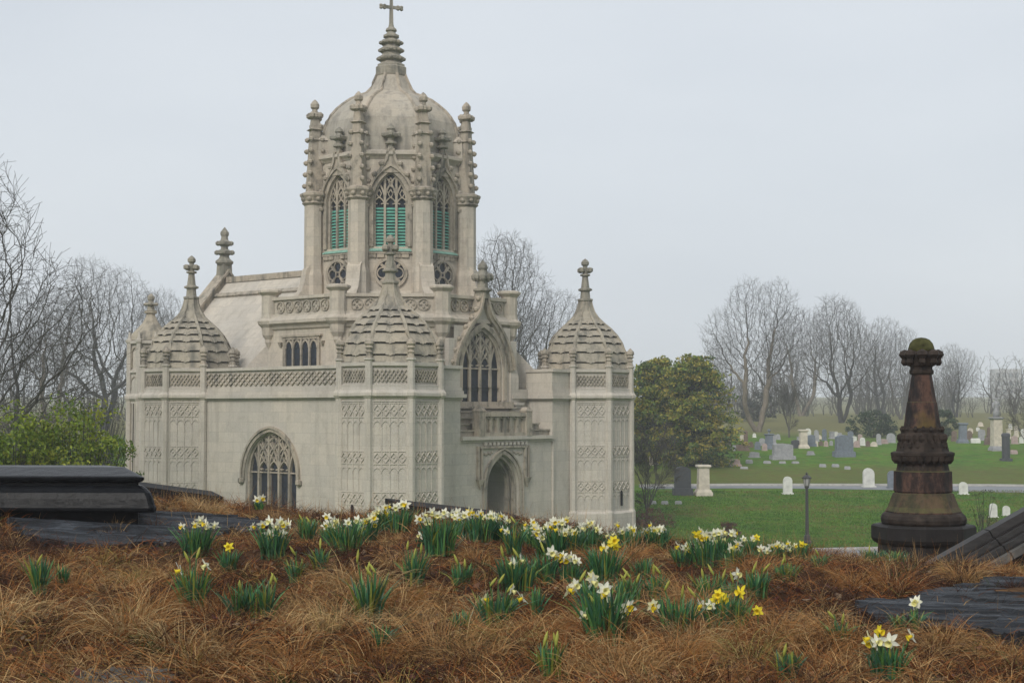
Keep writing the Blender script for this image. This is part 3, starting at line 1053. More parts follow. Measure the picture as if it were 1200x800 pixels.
# ---- octagonal lantern base with its balustrade
AP = 5.67
mb = MB()
mb.lathe([(AP, 6.9), (AP, 9.75), (AP + 0.1, 9.82), (AP + 0.14, 9.95), (AP + 0.34, 10.06), (AP + 0.34, 10.2), (AP + 0.2, 10.32), (AP + 0.05, 10.42), (AP + 0.05, 10.5), (AP - 0.03, 10.52), (AP - 0.03, 11.12), (AP + 0.1, 11.16), (AP + 0.1, 11.3), (AP - 0.2, 11.32), (AP - 0.2, 10.6), (3.0, 10.6)], 8)
octa = mb.build("octagon", M['tower_stone'], chapel)
for k in range(8):
    a = -pi / 2 + pi / 8 + k * pi / 4
    R = AP / cos(pi / 8)
    pr = MB()
    pr.lathe([(0.08, 8.95), (0.2, 9.2), (0.2, 9.35), (0.32, 9.55), (0.36, 9.9), (0.50, 10.05), (0.54, 10.2), (0.40, 10.34), (0.36, 10.5), (0.36, 11.40), (0.44, 11.47), (0.52, 11.55), (0.52, 11.64), (0.40, 11.70)], 8, R * cos(a) * 0.99, R * sin(a) * 0.99, rot=a + pi / 8)
    pr.build("pier", M['tower_stone'], octa)
for phi in range(-180, 180, 45):
    F = FR(phi, AP - 0.03)
    hw = AP * SIDE / 2 - 0.55
    pn = MB()
    n = 6
    for k in range(n):
        c = -hw + 2 * hw * (k + 0.5) / n; r = hw / n * 0.86
        ring = [(c + r * cos(t_ * pi / 6), 10.82 + min(r, 0.27) * sin(t_ * pi / 6)) for t_ in range(12)]
        pn.bar(F, ring, 0.06, 0, 0.07, closed=True)
        for t_ in range(4):
            x, z = c + r * 0.5 * cos(t_ * pi / 2), 10.82 + min(r, .27) * 0.5 * sin(t_ * pi / 2)
            pn.lathe([(0.05, 0.0), (0.07, 0.04), (0.0, 0.075)], 6, x, z, apothem=False, F=lambda a, b_, cc: F(a, cc, b_))
    pn.build("parapet_panel", M['carved'], octa)
# square-headed clerestory window
for phi in (-45,):
    F = FR(phi, AP)
    w0, w1, hw = 7.85, 9.3, 1.12
    fr = MB()
    fr.box(F, -hw - 0.12, hw + 0.12, 0, 0.10, w1, w1 + 0.12); fr.box(F, -hw - 0.25, hw + 0.25, 0, 0.16, w1 + 0.12, w1 + 0.2)
    fr.box(F, -hw - 0.12, -hw, 0, 0.10, w0, w1); fr.box(F, hw, hw + 0.12, 0, 0.10, w0, w1); fr.box(F, -hw - 0.2, hw + 0.2, 0, 0.14, w0 - 0.12, w0)
    for k in range(5): fr.box(F, -hw + 0.56 * k - 0.055, -hw + 0.56 * k + 0.055, 0.0, 0.09, w0, w1)
    for k in range(4):
        a = Arch(0.23, w1 - 0.35, w1 - 0.04)
        fr.bar(F, [(u - hw + 0.56 * (k + 0.5), w) for u, w in a.outline(w1 - 0.4, n=4)], 0.09, 0.01, 0.08)
    for sg in (-1, 1): fr.taper(F, sg * (hw + 0.3), 0.06, w1 - 0.3, w1 - 0.1, 0.05, 0.11)
    wn_ = fr.build("window", M['carved'], octa)
    for k in range(4):
        p = MB(); p.box(F, -hw + 0.56 * k + 0.05, -hw + 0.56 * (k + 1) - 0.05, 0.005, 0.02, w0, w1 - 0.05)
        p.build("pane", M['glass'], wn_)
# sloping haunches beside the octagon
for phi in (90, -90):
    F = FR(phi, AP)
    mb = MB()
    pts = [F(-1.4, -0.2, 9.5), F(1.4, -0.2, 9.5), F(1.4, 1.9, 7.3), F(-1.4, 1.9, 7.3), F(-1.4, -0.2, 7.0), F(1.4, -0.2, 7.0), F(1.4, 1.9, 7.0), F(-1.4, 1.9, 7.0)]
    mb.add(pts, [(0, 1, 2, 3), (0, 3, 7, 4), (1, 5, 6, 2), (3, 2, 6, 7)])
    mb.build("haunch", M['stone'], chapel)

# ---- the drum
AD = 3.42
mb = MB()
dw = Arch(0.80, 15.75, 17.15)
for phi in range(-180, 180, 45):
    F = FR(phi, AD)
    arch_wall(mb, F, -AD * SIDE / 2, AD * SIDE / 2, 10.5, 18.0, dw, 13.65, 0.0, 0.4)
mb.lathe([(AD + 0.02, 17.75), (AD + 0.10, 17.85), (AD + 0.22, 17.95), (AD + 0.22, 18.08), (AD + 0.05, 18.14), (AD - 0.1, 18.2), (3.1, 18.25)], 8, cap=False)
mb.lathe([(AD + 0.35, 10.5), (AD + 0.35, 11.3), (AD + 0.1, 11.55), (AD, 11.6)], 8, cap=False)
drum = mb.build("drum", M['tower_stone'], chapel)
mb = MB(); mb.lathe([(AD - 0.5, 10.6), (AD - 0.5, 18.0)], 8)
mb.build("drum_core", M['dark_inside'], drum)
for phi in (-90, -45, 0, 45, 90):
    F = FR(phi, AD)
    window(drum, F, dw, 13.65, 3, -0.30, bar=0.11, louvered=True, head=15.55, dep=0.2)
    mb = MB()
    mb.bar(F, dw.outline(13.65, 0.10), 0.20, -0.05, 0.08)
    mb.bar(F, dw.outline(15.5, 0.27), 0.12, 0.0, 0.20)
    # ogee crown of the hood
    for sg in (-1, 1):
        mb.bar(F, [(sg * 0.62, 17.05), (sg * 0.36, 17.42), (sg * 0.2, 17.75), (sg * 0.12, 18.2)], 0.12, 0.0, 0.22)
    mb.extr(F, [(-0.55, 17.1), (0.55, 17.1), (0.25, 17.6), (0.12, 18.3), (-0.12, 18.3), (-0.25, 17.6)], -0.1, 0.12)
    # crockets and a carved head at the springing
    for sg in (-1, 1):
        for (u, w) in ((1.10, 15.55), (1.05, 16.4), (0.75, 17.0), (0.42, 17.5)):
            mb.lathe([(0.04, -0.13), (0.12, -0.05), (0.14, 0.05), (0.05, 0.14)], 6, sg * u, 0.16, F=lambda x, y, z: F(x, y, w + z))
    # blind arcade strip under the sill
    mb.box(F, -1.1, 1.1, 0.0, 0.12, 13.32, 13.42)
    for k in range(5): mb.box(F, -0.95 + 0.38 * k - 0.05, -0.95 + 0.38 * k + 0.28, 0, 0.09, 13.14, 13.32)
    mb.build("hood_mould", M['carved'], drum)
    mb = MB()
    mb.add([F(-0.98, 0.16, 13.46), F(0.98, 0.16, 13.46), F(0.85, -0.2, 13.68), F(-0.85, -0.2, 13.68), F(-0.98, 0.16, 13.42), F(0.98, 0.16, 13.42), F(0.85, -0.2, 13.42), F(-0.85, -0.2, 13.42)],
           [(0, 1, 2, 3), (4, 5, 1, 0), (0, 3, 7, 4), (1, 5, 6, 2)])
    mb.build("sill", M['copper_sill'], drum)
    # round traceried opening
    mb = MB()
    ring = [(0.72 * cos(t_ * pi / 12), 12.42 + 0.66 * sin(t_ * pi / 12)) for t_ in range(24)]
    mb.bar(F, ring, 0.14, 0.0, 0.12, closed=True)
    for t_ in range(4):
        a = pi / 4 + t_ * pi / 2
        mb.bar(F, [(0.62 * cos(a), 12.42 + 0.58 * sin(a)), (0.26 * cos(a), 12.42 + 0.24 * sin(a))], 0.12, 0.01, 0.09)
        c = (0.36 * cos(t_ * pi / 2), 12.42 + 0.34 * sin(t_ * pi / 2))
        mb.bar(F, [(c[0] + 0.25 * cos(s_ * pi / 5), c[1] + 0.25 * sin(s_ * pi / 5)) for s_ in range(10)], 0.06, 0.01, 0.08, closed=True)
    rose = mb.build("rose_window", M['carved'], drum)
    mb = MB(); mb.extr(F, [(0.7 * cos(t_ * pi / 12), 12.42 + 0.64 * sin(t_ * pi / 12)) for t_ in range(24)], 0.002, 0.012)
    mb.build("pane", M['glass'], rose)
    mb = MB()   # leaf finial over the ogee
    q = F(0, 0.02, 0)
    mb.lathe([(0.12, 18.2), (0.13, 18.4), (0.27, 18.45), (0.27, 18.52), (0.15, 18.58), (0.15, 18.72), (0.32, 18.8), (0.34, 18.92), (0.16, 19.0), (0.14, 19.08), (0.2, 19.16), (0.15, 19.28), (0.02, 19.4)], 8, q[0], q[1])
    for a in range(4):
        mb.lathe([(0.03, 18.76), (0.10, 18.82), (0.10, 18.95), (0.03, 19.02)], 6, q[0] + 0.34 * cos(a * pi / 2), q[1] + 0.34 * sin(a * pi / 2))
    mb.build("finial", M['weathered'], drum)

# buttress shafts with capitals and crocketed pinnacles
RC = 3.62 / cos(pi / 8)
for k in range(8):
    a = -pi / 2 + pi / 8 + k * pi / 4
    x, y = RC * cos(a), RC * sin(a)
    mb = MB()
    mb.lathe([(0.50, 10.5), (0.50, 12.4), (0.44, 12.7), (0.43, 15.85)], 8, x, y, rot=a + pi / 8)
    # flared foot
    dphi = math.degrees(a) + 90
    F = FR(dphi, RC)
    foot = [(0.3, 10.5), (1.15, 10.5), (1.15, 11.1), (0.98, 11.35), (0.72, 11.7), (0.58, 12.1), (0.48, 12.7), (0.3, 12.9)]
    p = [F(-0.34, v, w) for v, w in foot] + [F(0.34, v, w) for v, w in foot]
    n = len(foot)
    mb.add(p, [tuple(range(n)), tuple(range(2 * n - 1, n - 1, -1))] + [(i, (i + 1) % n, (i + 1) % n + n, i + n) for i in range(n)])
    b = mb.build("buttress", M['tower_stone'], drum)
    mb = MB()
    mb.lathe([(0.43, 15.75), (0.55, 15.86), (0.50, 15.95), (0.56, 16.1), (0.64, 16.22), (0.64, 16.32), (0.42, 16.42)], 8, x, y, rot=a + pi / 8)
    for j in range(8):
        aa = a + j * pi / 4
        mb.lathe([(0.05, 15.95), (0.11, 16.03), (0.10, 16.12), (0.03, 16.18)], 6, x + 0.54 * cos(aa), y + 0.54 * sin(aa))
    mb.build("capital", M['carved'], b)
    mb = MB()
    F0 = FR(dphi, 0, x, y)
    mb.taper(F0, 0, 0, 16.4, 19.4, 0.33, 0.20)
    for zz in (18.85, 19.35):
        mb.taper(F0, 0, 0, zz, zz + 0.05, 0.24, 0.31); mb.taper(F0, 0, 0, zz + 0.05, zz + 0.1, 0.31, 0.24)
    for j in range(5):
        z = 16.7 + 0.55 * j; h = 0.33 - 0.13 * (z - 16.4) / 3.0
        for (su, sv) in ((1, 1), (1, -1), (-1, 1), (-1, -1)):
            c = F0(su * (h + 0.05), sv * (h + 0.05), 0)
            mb.lathe([(0.03, z - 0.10), (0.10, z - 0.02), (0.11, z + 0.07), (0.04, z + 0.14)], 5, c[0], c[1])
    mb.taper(F0, 0, 0, 19.4, 20.0, 0.20, 0.15)
    for j in range(4):
        c = F0(0.28 * cos(j * pi / 2 + pi / 4), 0.28 * sin(j * pi / 2 + pi / 4), 0)
        mb.lathe([(0.04, 19.92), (0.13, 20.0), (0.14, 20.14), (0.04, 20.24)], 6, c[0], c[1])
    mb.lathe([(0.15, 19.9), (0.30, 20.0), (0.30, 20.12), (0.14, 20.24), (0.12, 20.38), (0.2, 20.46), (0.21, 20.62), (0.12, 20.76), (0.02, 20.86)], 8, x, y)
    mb.build("pinnacle", M['carved'], b)
    # smaller shaft standing behind, against the dome
    x2, y2 = 3.25 / cos(pi / 8) * cos(a), 3.25 / cos(pi / 8) * sin(a)
    mb = MB(); mb.taper(FR(dphi, 0, x2, y2), 0, 0, 18.0, 18.9, 0.32, 0.28); mb.taper(FR(dphi, 0, x2, y2), 0, 0, 18.9, 19.2, 0.34, 0.05)
    mb.build("shoulder", M['tower_stone'], b)

# the dome
DM = [(3.20, 18.0), (3.24, 18.6), (3.20, 19.3), (3.06, 19.83), (2.86, 20.17), (2.60, 20.5), (2.30, 20.78), (1.96, 21.05), (1.58, 21.25), (1.20, 21.42), (1.00, 21.65), (0.87, 21.95), (0.76, 22.2), (0.68, 22.4)]
mb = MB(); mb.lathe(DM, 8)
dome = mb.build("dome", M['dome_stone'], chapel)
for k in range(8):
    a = -pi / 2 + pi / 8 + k * pi / 4
    rb = MB()
    rb.tube([((r / cos(pi / 8)) * cos(a), (r / cos(pi / 8)) * sin(a), z) for r, z in DM], [0.09] * 9 + [0.08] * 5, 6)
    rb.build("rib", M['carved'], dome)
mb = MB()
mb.lathe([(0.70, 22.3), (0.74, 22.4), (0.74, 22.75), (0.66, 22.82), (0.66, 22.9), (0.50, 23.0), (0.44, 23.1), (0.60, 23.16), (0.62, 23.28), (0.44, 23.38), (0.40, 23.52), (0.52, 23.58), (0.54, 23.7), (0.38, 23.8), (0.34, 23.92), (0.50, 23.98), (0.52, 24.06), (0.34, 24.14), (0.26, 24.24), (0.38, 24.3), (0.38, 24.38), (0.24, 24.46), (0.19, 24.56), (0.27, 24.62), (0.25, 24.7), (0.14, 24.8), (0.11, 24.95)], 8)
for (z, r, n_) in ((23.22, 0.62, 8), (23.64, 0.54, 8), (24.02, 0.5, 8)):
    for j in range(n_):
        aa = j * 2 * pi / n_
        mb.lathe([(0.03, z - 0.09), (0.09, z - 0.03), (0.09, z + 0.05), (0.03, z + 0.10)], 5, r * cos(aa), r * sin(aa))
mb.build("spirelet", M['weathered'], dome)
mb = MB()
F = FR(20, 0)
mb.taper(F, 0, 0, 24.9, 26.3, 0.085, 0.06)
mb.box(F, -0.44, 0.44, -0.06, 0.06, 25.72, 25.86)
for (u, w) in ((-0.44, 25.79), (0.44, 25.79), (0, 26.34)):
    for (du, dw_) in ((0, 0), (0.09, 0.05), (-0.09, 0.05), (0.09, -0.06), (-0.09, -0.06)):
        mb.lathe([(0.01, -0.08), (0.08, -0.03), (0.08, 0.04), (0.01, 0.09)], 6, u + du, 0, F=lambda x, y, z: F(x, y, w + dw_ + z))
mb.build("cross", M['weathered'], dome)

# ------------------------------------------------------------------ trees
def unit(v):
    return v / (np.linalg.norm(v) + 1e-9)


def turn(d, ang, rng):
    """tilt direction d by ang around a random axis"""
    a = rng.normal(size=3); a = unit(np.cross(d, a))
    return unit(d * cos(ang) + a * sin(ang))


def tree_segs(seed, H, r0, trunk=0.3, forks=3, levels=6, spread=0.5, wob=0.10, trop=0.05, side=0.35, fork_ang=(0.3, 0.6), cap=16000, lean=(0, 0), twigs=2):
    rng = np.random.default_rng(seed)
    S = []
    up_ = np.array([0, 0, 1.0])

    from collections import deque
    Q = deque([(np.array([0, 0, -0.3]), unit(np.array([lean[0], lean[1], 1.0])), H * trunk, r0, 0)])
    while Q and len(S) < cap:
        p, d, L, r, lvl = Q.popleft()
        n = 6 if lvl == 0 else (5 if lvl < 3 else 3)
        st = L / n
        for i in range(n):
            tw = wob * (0.5 if lvl == 0 else 1.1)
            d = unit(d + rng.normal(size=3) * tw + up_ * (trop if lvl < 4 else trop * 0.3))
            q = p + d * st
            r2 = r * (1 - 0.42 / n)
            S.append((p, q, r, r2, lvl))
            if lvl >= 1 and lvl < levels and i > 0 and rng.random() < side:
                Q.append((q, turn(d, rng.uniform(0.5, 1.0), rng), L * rng.uniform(0.45, 0.7), r2 * 0.55, lvl + 1))
            elif lvl == 0 and i > n * 0.45 and rng.random() < side:
                Q.append((q, turn(d, rng.uniform(0.6, 1.0), rng), L * rng.uniform(0.5, 0.8), r2 * 0.5, 2))
            p, r = q, r2
        if lvl < levels:
            k = forks if lvl == 0 else (2 if rng.random() < 0.65 else 3)
            for j in range(k):
                a = rng.uniform(*fork_ang) * (1.0 if lvl else spread * 2)
                Q.append((p, turn(d, a, rng), L * rng.uniform(0.62, 0.86) if lvl else H * (1 - trunk) * rng.uniform(0.36, 0.5), r * (0.72 if k == 2 else 0.62), lvl + 1))
    # feathery last-year twigs at every branch end
    ends = [q for q in S if q[4] >= max(3, levels - 3)]
    if twigs and ends:
        E = np.array([q[1] for q in ends]); D_ = np.array([unit(q[1] - q[0]) for q in ends])
        for t_ in range(twigs):
            dd = D_ + rng.normal(size=D_.shape) * 0.55 + np.array([0, 0, 0.12])
            dd /= np.linalg.norm(dd, axis=1, keepdims=True)
            Lt = H * rng.uniform(0.018, 0.05, len(E))[:, None]
            mid = E + dd * Lt * 0.5
            d2 = dd + rng.normal(size=dd.shape) * 0.25; d2 /= np.linalg.norm(d2, axis=1, keepdims=True)
            endp = mid + d2 * Lt * 0.5
            S += [(E[i], endp[i], 0.004, 0.003, 9) for i in range(len(E)) if rng.random() < 0.8]
    # fit the height exactly
    top = max(s[1][2] for s in S)
    k = H / top
    S = [(s[0] * k, s[1] * k, s[2], s[3], s[4]) for s in S]
    return S


def colonize(seed, H, trunk_h, blobs, r0, n_attr=7000, step=0.28, di=3.4, dk=0.40, stems=1, bend=0.25, rtip=0.006, twigs=2):
    """branches grow towards points spread through the crown, so the crown fills evenly"""
    rng = np.random.default_rng(seed)
    att = []
    w = np.array([b[1] ** 2 * b[2] for b in blobs]); w = w / w.sum()
    for (c, rx, rz), q in zip(blobs, w):
        n = int(n_attr * q)
        v = rng.normal(size=(n, 3)); v /= np.linalg.norm(v, axis=1, keepdims=True)
        v *= (rng.random(n) ** 0.42)[:, None]
        att.append(np.array(c) + v * np.array([rx, rx, rz]))
    A = np.concatenate(att)
    A = A[A[:, 2] > trunk_h * 0.75]
    P = [np.array([0.0, 0.0, -0.3])]; par = [-1]
    for s_ in range(stems):
        last = 0
        a = 2 * pi * s_ / max(stems, 1) + rng.uniform(0, 1)
        d = unit(np.array([0.35 * (stems > 1) * cos(a), 0.35 * (stems > 1) * sin(a), 1.0]))
        while P[last][2] < trunk_h:
            d = unit(d + rng.normal(size=3) * bend * 0.35 + np.array([0, 0, 0.10]))
            P.append(P[last] + d * step); par.append(last); last = len(P) - 1
    near = np.full(len(A), -1); nd = np.full(len(A), 1e9)
    alive = np.ones(len(A), bool)

    def upd(k0):
        B = np.array(P[k0:])
        D = np.linalg.norm(A[:, None, :] - B[None], axis=2)
        m = D.argmin(1); dm = D[np.arange(len(A)), m]
        better = dm < nd
        nd[better] = dm[better]; near[better] = m[better] + k0
    upd(0)
    seen = {}
    for it in range(120):
        act = alive & (nd < (di if it > 3 else 50.0))
        if not act.any(): break
        k0 = len(P)
        PP = np.array(P)
        vec = A[act] - PP[near[act]]; vec /= np.linalg.norm(vec, axis=1, keepdims=True)
        acc = np.zeros((len(P), 3)); np.add.at(acc, near[act], vec)
        grown = 0
        for i in np.unique(near[act]):
            c_ = seen.get(i, 0)
            if c_ >= 3: continue
            seen[i] = c_ + 1
            par_d = unit(P[i] - P[par[i]]) if par[i] >= 0 else np.array([0, 0, 1.0])
            d = unit(unit(acc[i]) + par_d * 0.45 + rng.normal(size=3) * bend)
            P.append(P[i] + d * step); par.append(i); grown += 1
        if not grown: break
        upd(k0)
        alive &= nd > dk
    n = len(P)
    tips = np.zeros(n)
    for i in range(n - 1, 0, -1):
        if tips[i] == 0: tips[i] = 1
        tips[par[i]] += tips[i]
    ex = math.log(max(tips[0], 10)) / math.log(r0 / rtip)
    rad = rtip * np.maximum(tips, 1) ** (1 / ex)
    rad = np.maximum(rad, rtip)
    S = []
    for i in range(1, n):
        S.append((P[par[i]], P[i], min(rad[par[i]], rad[i] * 1.35), rad[i], 0 if rad[i] > r0 * 0.22 else 4))
    thin = [i for i in range(1, n) if tips[i] <= 3]
    E = np.array([P[i] for i in thin]); D_ = np.array([unit(P[i] - P[par[i]]) for i in thin])
    for t_ in range(twigs):
        dd = D_ + rng.normal(size=D_.shape) * 0.6 + np.array([0, 0, 0.15])
        dd /= np.linalg.norm(dd, axis=1, keepdims=True)
        Lt = rng.uniform(0.3, 0.85, len(E))[:, None]
        m_ = E + dd * Lt * 0.5
        d2 = dd + rng.normal(size=dd.shape) * 0.3; d2 /= np.linalg.norm(d2, axis=1, keepdims=True)
        e_ = m_ + d2 * Lt * 0.5
        S += [(E[i], m_[i], rtip * 0.8, rtip * 0.7, 9) for i in range(len(E))] + [(m_[i], e_[i], rtip * 0.7, rtip * 0.5, 9) for i in range(len(E))]
    k = H / max(q[1][2] for q in S)
    return [(q[0] * k, q[1] * k, q[2], q[3], q[4]) for q in S]


def tubes(S, sides, rmin=0.0):
    P = np.array([s[0] for s in S]); Q = np.array([s[1] for s in S])
    R0 = np.maximum(np.array([s[2] for s in S]), rmin); R1 = np.maximum(np.array([s[3] for s in S]), rmin)
    D = Q - P; D /= np.linalg.norm(D, axis=1, keepdims=True) + 1e-9
    ref = np.where(np.abs(D[:, 2:3]) < 0.9, np.array([[0, 0, 1.0]]), np.array([[1.0, 0, 0]]))
    A = np.cross(D, ref); A /= np.linalg.norm(A, axis=1, keepdims=True); B = np.cross(A, D)
    V = []
    for k in range(sides):
        a = 2 * pi * k / sides
        V.append(P - D * R0[:, None] * 0.3 + R0[:, None] * (cos(a) * A + sin(a) * B))
    for k in range(sides):
        a = 2 * pi * k / sides
        V.append(Q + D * R1[:, None] * 0.3 + R1[:, None] * (cos(a) * A + sin(a) * B))
    V = np.stack(V, 1)                        # n, 2*sides, 3
    base = np.arange(len(S))[:, None] * (2 * sides)
    fs = []
    for k in range(sides):
        k2 = (k + 1) % sides
        fs.append(np.concatenate([base + k, base + k2, base + sides + k2, base + sides + k], 1))
    return V.reshape(-1, 3), np.stack(fs, 1).reshape(-1, 4)


def bark(name, color, var=0.35):
    return simple(name, color, 0.9, var, 4.0, 0.15, 0.5, stretch=(3, 3, 0.6), bdist=0.03)


M['bark_grey'] = bark("grey_bark", (0.085, 0.078, 0.070))
M['bark_dark'] = bark("dark_bark", (0.045, 0.042, 0.040))
M['bark_tan'] = bark("tan_bark", (0.16, 0.135, 0.105))
M['bark_red'] = bark("reddish_twigs", (0.10, 0.05, 0.04))


def tree_meshes(seed, mat, twig_mat=None, rmin=0.008, **kw):
    S = colonize(seed, **kw) if 'blobs' in kw else tree_segs(seed, **kw)
    big = [s for s in S if s[4] <= 2]; small = [s for s in S if s[4] > 2]
    v, f = tubes(big, 6)
    a = np_mesh("trunk", v, f, mat, smooth=True)
    v, f = tubes(small, 3, rmin)
    return a, np_mesh("crown", v, f, twig_mat or mat)


def plant_tree(meshes, name, label, x, y, rz=0.0, s=1.0, group=None, cat="tree", z=None):
    t = empty(name, (x, y, gz(x, y) if z is None else z), rz)
    link("trunk", meshes[0], t, scale=(s, s, s)); link("crown", meshes[1], t, scale=(s, s, s))
    return tag(t, label, cat, group)


def tree_at(px, py_base, D):
    x = (px - 600) / FPX * D
    return x, D


BG = "bare trees of the cemetery"
elm = tree_meshes(11, M['bark_tan'], M['bark_grey'], rmin=0.006, H=15.5, trunk_h=4.2, blobs=[((-3.0, 0, 9.0), 2.7, 3.4), ((2.6, 0.5, 9.4), 3.0, 4.0), ((-0.9, -0.5, 12.2), 2.4, 3.0), ((2.4, 0.4, 12.8), 1.9, 2.4), ((0.0, 0, 8.0), 3.0, 2.6)], r0=0.40, stems=2, bend=0.30, rtip=0.008)
oak = tree_meshes(23, M['bark_dark'], M['bark_grey'], rmin=0.006, H=14.0, trunk_h=2.6, blobs=[((-3.2, 0, 6.6), 3.0, 3.4), ((3.4, 0.6, 6.4), 3.0, 3.2), ((-1.4, 1.0, 9.2), 3.0, 3.6), ((1.6, -0.4, 10.0), 2.8, 3.8)], r0=0.38, stems=3, bend=0.26, n_attr=8000, rtip=0.008)
maple = tree_meshes(31, M['bark_grey'], M['bark_grey'], rmin=0.006, H=15.0, trunk_h=3.0, blobs=[((-2.0, 0, 7.0), 2.5, 3.4), ((2.0, 0.6, 7.8), 2.5, 3.6), ((-0.8, -0.4, 11.0), 2.1, 3.2), ((1.2, 0.4, 11.8), 1.9, 3.0)], r0=0.30, stems=3, bend=0.22, n_attr=7000, rtip=0.007)
beech = tree_meshes(47, M['bark_dark'], M['bark_dark'], rmin=0.005, H=12.0, trunk_h=2.5, blobs=[((0, 0, 6.2), 2.9, 3.8), ((0.4, 0.3, 8.8), 2.2, 3.2)], r0=0.20, stems=1, bend=0.2, n_attr=5000, rtip=0.006)
small = tree_meshes(53, M['bark_grey'], M['bark_grey'], rmin=0.008, H=5.5, r0=0.10, trunk=0.16, forks=5, levels=4, spread=0.42, wob=0.07, trop=0.07, side=0.5, fork_ang=(0.2, 0.45), cap=4000)

T = lambda m, n, l, px, D, rz=0.0, s=1.0: plant_tree(m, n, l, (px - 600) / FPX * D, D, rz, s, BG)
T(elm, "bare_tree", "tall pale-trunked bare tree with winding limbs, right of the evergreens", 888, 150, 0.15, 1.0)
T(oak, "bare_tree", "broad dark bare tree with dense twigs, left of the brown stone finial", 985, 178, 1.9, 1.10)
T(oak, "bare_tree", "hazy bare tree right behind the brown stone finial", 1120, 205, 4.0, 0.72)
T(maple, "bare_tree", "faint bare tree between the evergreen and the pale-trunked tree", 846, 190, 2.2, 0.70)
T(elm, "bare_tree", "faint broad bare tree between the pale-trunked and the dark one", 938, 215, 2.4, 1.0)
T(oak, "bare_tree", "faint bare tree at the dark broad one's right shoulder", 1030, 222, 0.9, 1.05)
T(maple, "bare_tree", "bare tree partly hidden by the brown stone finial's shaft", 1055, 190, 5.2, 0.78)
T(elm, "bare_tree", "bare tree rising behind the chapel between tower and right turret", 590, 130, 1.0, 1.17)
T(oak, "bare_tree", "low spreading bare crown showing just left of the right turret's roof", 636, 140, 0.3, 0.98)
T(oak, "bare_tree", "big hazy bare tree just left of the chapel", 122, 150, 3.0, 1.26)
T(elm, "bare_tree", "bare tree behind the big hazy one, touching the chapel's left edge", 184, 170, 2.0, 1.0)
T(elm, "bare_tree", "slimmer hazy bare tree left of the big one by the chapel", 62, 165, 0.7, 0.98)
T(beech, "bare_tree", "dark fine-twigged bare tree at the left edge above the green shrubs", 8, 84, 0.5, 1.10)
T(oak, "bare_tree", "near bare tree whose branches reach in at the upper left edge", -78, 56, 2.6, 1.22)
T(small, "small_bare_tree", "small many-stemmed bare tree standing against the chapel's right corner", 757, 79, 0.6, 1.02)
T(small, "small_bare_tree", "bushy bare sapling among the headstones below the pale-trunked tree", 924, 136, 2.6, 1.08)
T(small, "small_bare_tree", "bare twiggy shrub at the right edge beyond the statue", 1203, 118, 4.4, 0.98)

# a far wood that reads as one mass
def far_wood():
    S = colonize(77, H=11.0, trunk_h=1.8, blobs=[((-1.8, 0, 5.6), 2.6, 3.2), ((1.8, 0.4, 6.0), 2.6, 3.2), ((0, 0, 8.4), 2.2, 3.0)], r0=0.24, n_attr=330, step=0.7, dk=0.9, stems=3, bend=0.25, rtip=0.020, twigs=1)
    v, f = tubes(S, 3, 0.018)
    rng = np.random.default_rng(5)
    V, Fc = [], []
    n = 0
    for i in range(230):
        y = rng.uniform(212, 290) if i < 130 else rng.uniform(205, 250)
        x = rng.uniform(0.10, 0.42) * y
        if i < 26: y = rng.uniform(165, 215); x = -rng.uniform(0.20, 0.38) * y
        s = rng.uniform(0.6, 1.15) * (0.9 if i < 26 else (0.8 if i < 130 else 0.42)); a = rng.uniform(0, 2 * pi)
        w = np.stack([v[:, 0] * cos(a) - v[:, 1] * sin(a), v[:, 0] * sin(a) + v[:, 1] * cos(a), v[:, 2]], 1) * s
        w[:, 0] += x; w[:, 1] += y; w[:, 2] += gz(x, y)
        V.append(w); Fc.append(f + n); n += len(w)
    o = link("far_wood", np_mesh("far_wood", np.concatenate(V), np.concatenate(Fc), M['bark_grey']))
    tag(o, "hazy grey mass of bare woodland along the horizon", "woodland", kind="stuff")


far_wood()

# ------------------------------------------------------------------ leafy crowns
M['leaf'] = tinted("leaf_tint", 0.6, 0.25, 0.25)
M['wet_leaf'] = tinted("strap_leaf_tint", 0.45, 0.4, 0.2)
M['straw'] = tinted("straw_tint", 0.75, 0.15, 0.15)


def leaf_cloud(centers, radii, per, size, tints, rng, flat=0.6, light=None):
    """small two-triangle leaves scattered through clumps"""
    n = len(centers) * per
    C = np.repeat(centers, per, 0); Rr = np.repeat(radii, per)
    off = rng.normal(size=(n, 3)); off /= np.linalg.norm(off, axis=1, keepdims=True)
    off *= (rng.random(n) ** 0.45)[:, None] * Rr[:, None]
    off[:, 2] *= flat
    P = C + off
    a = rng.normal(size=(n, 3)); a /= np.linalg.norm(a, axis=1, keepdims=True)
    b = np.cross(a, rng.normal(size=(n, 3))); b /= np.linalg.norm(b, axis=1, keepdims=True)
    s = size * rng.uniform(0.6, 1.3, n)[:, None]
    V = np.stack([P - a * s, P + b * s * 0.5, P + a * s, P - b * s * 0.5], 1).reshape(-1, 3)
    F = np.arange(n * 4).reshape(-1, 4)
    ti = np.repeat(rng.integers(0, len(tints), len(centers)), per)
    ti = np.where(rng.random(n) < 0.35, rng.integers(0, len(tints), n), ti)
    col = np.asarray(tints)[ti] * rng.uniform(0.7, 1.3, n)[:, None]
    return V, F, np.repeat(col, 4, 0)


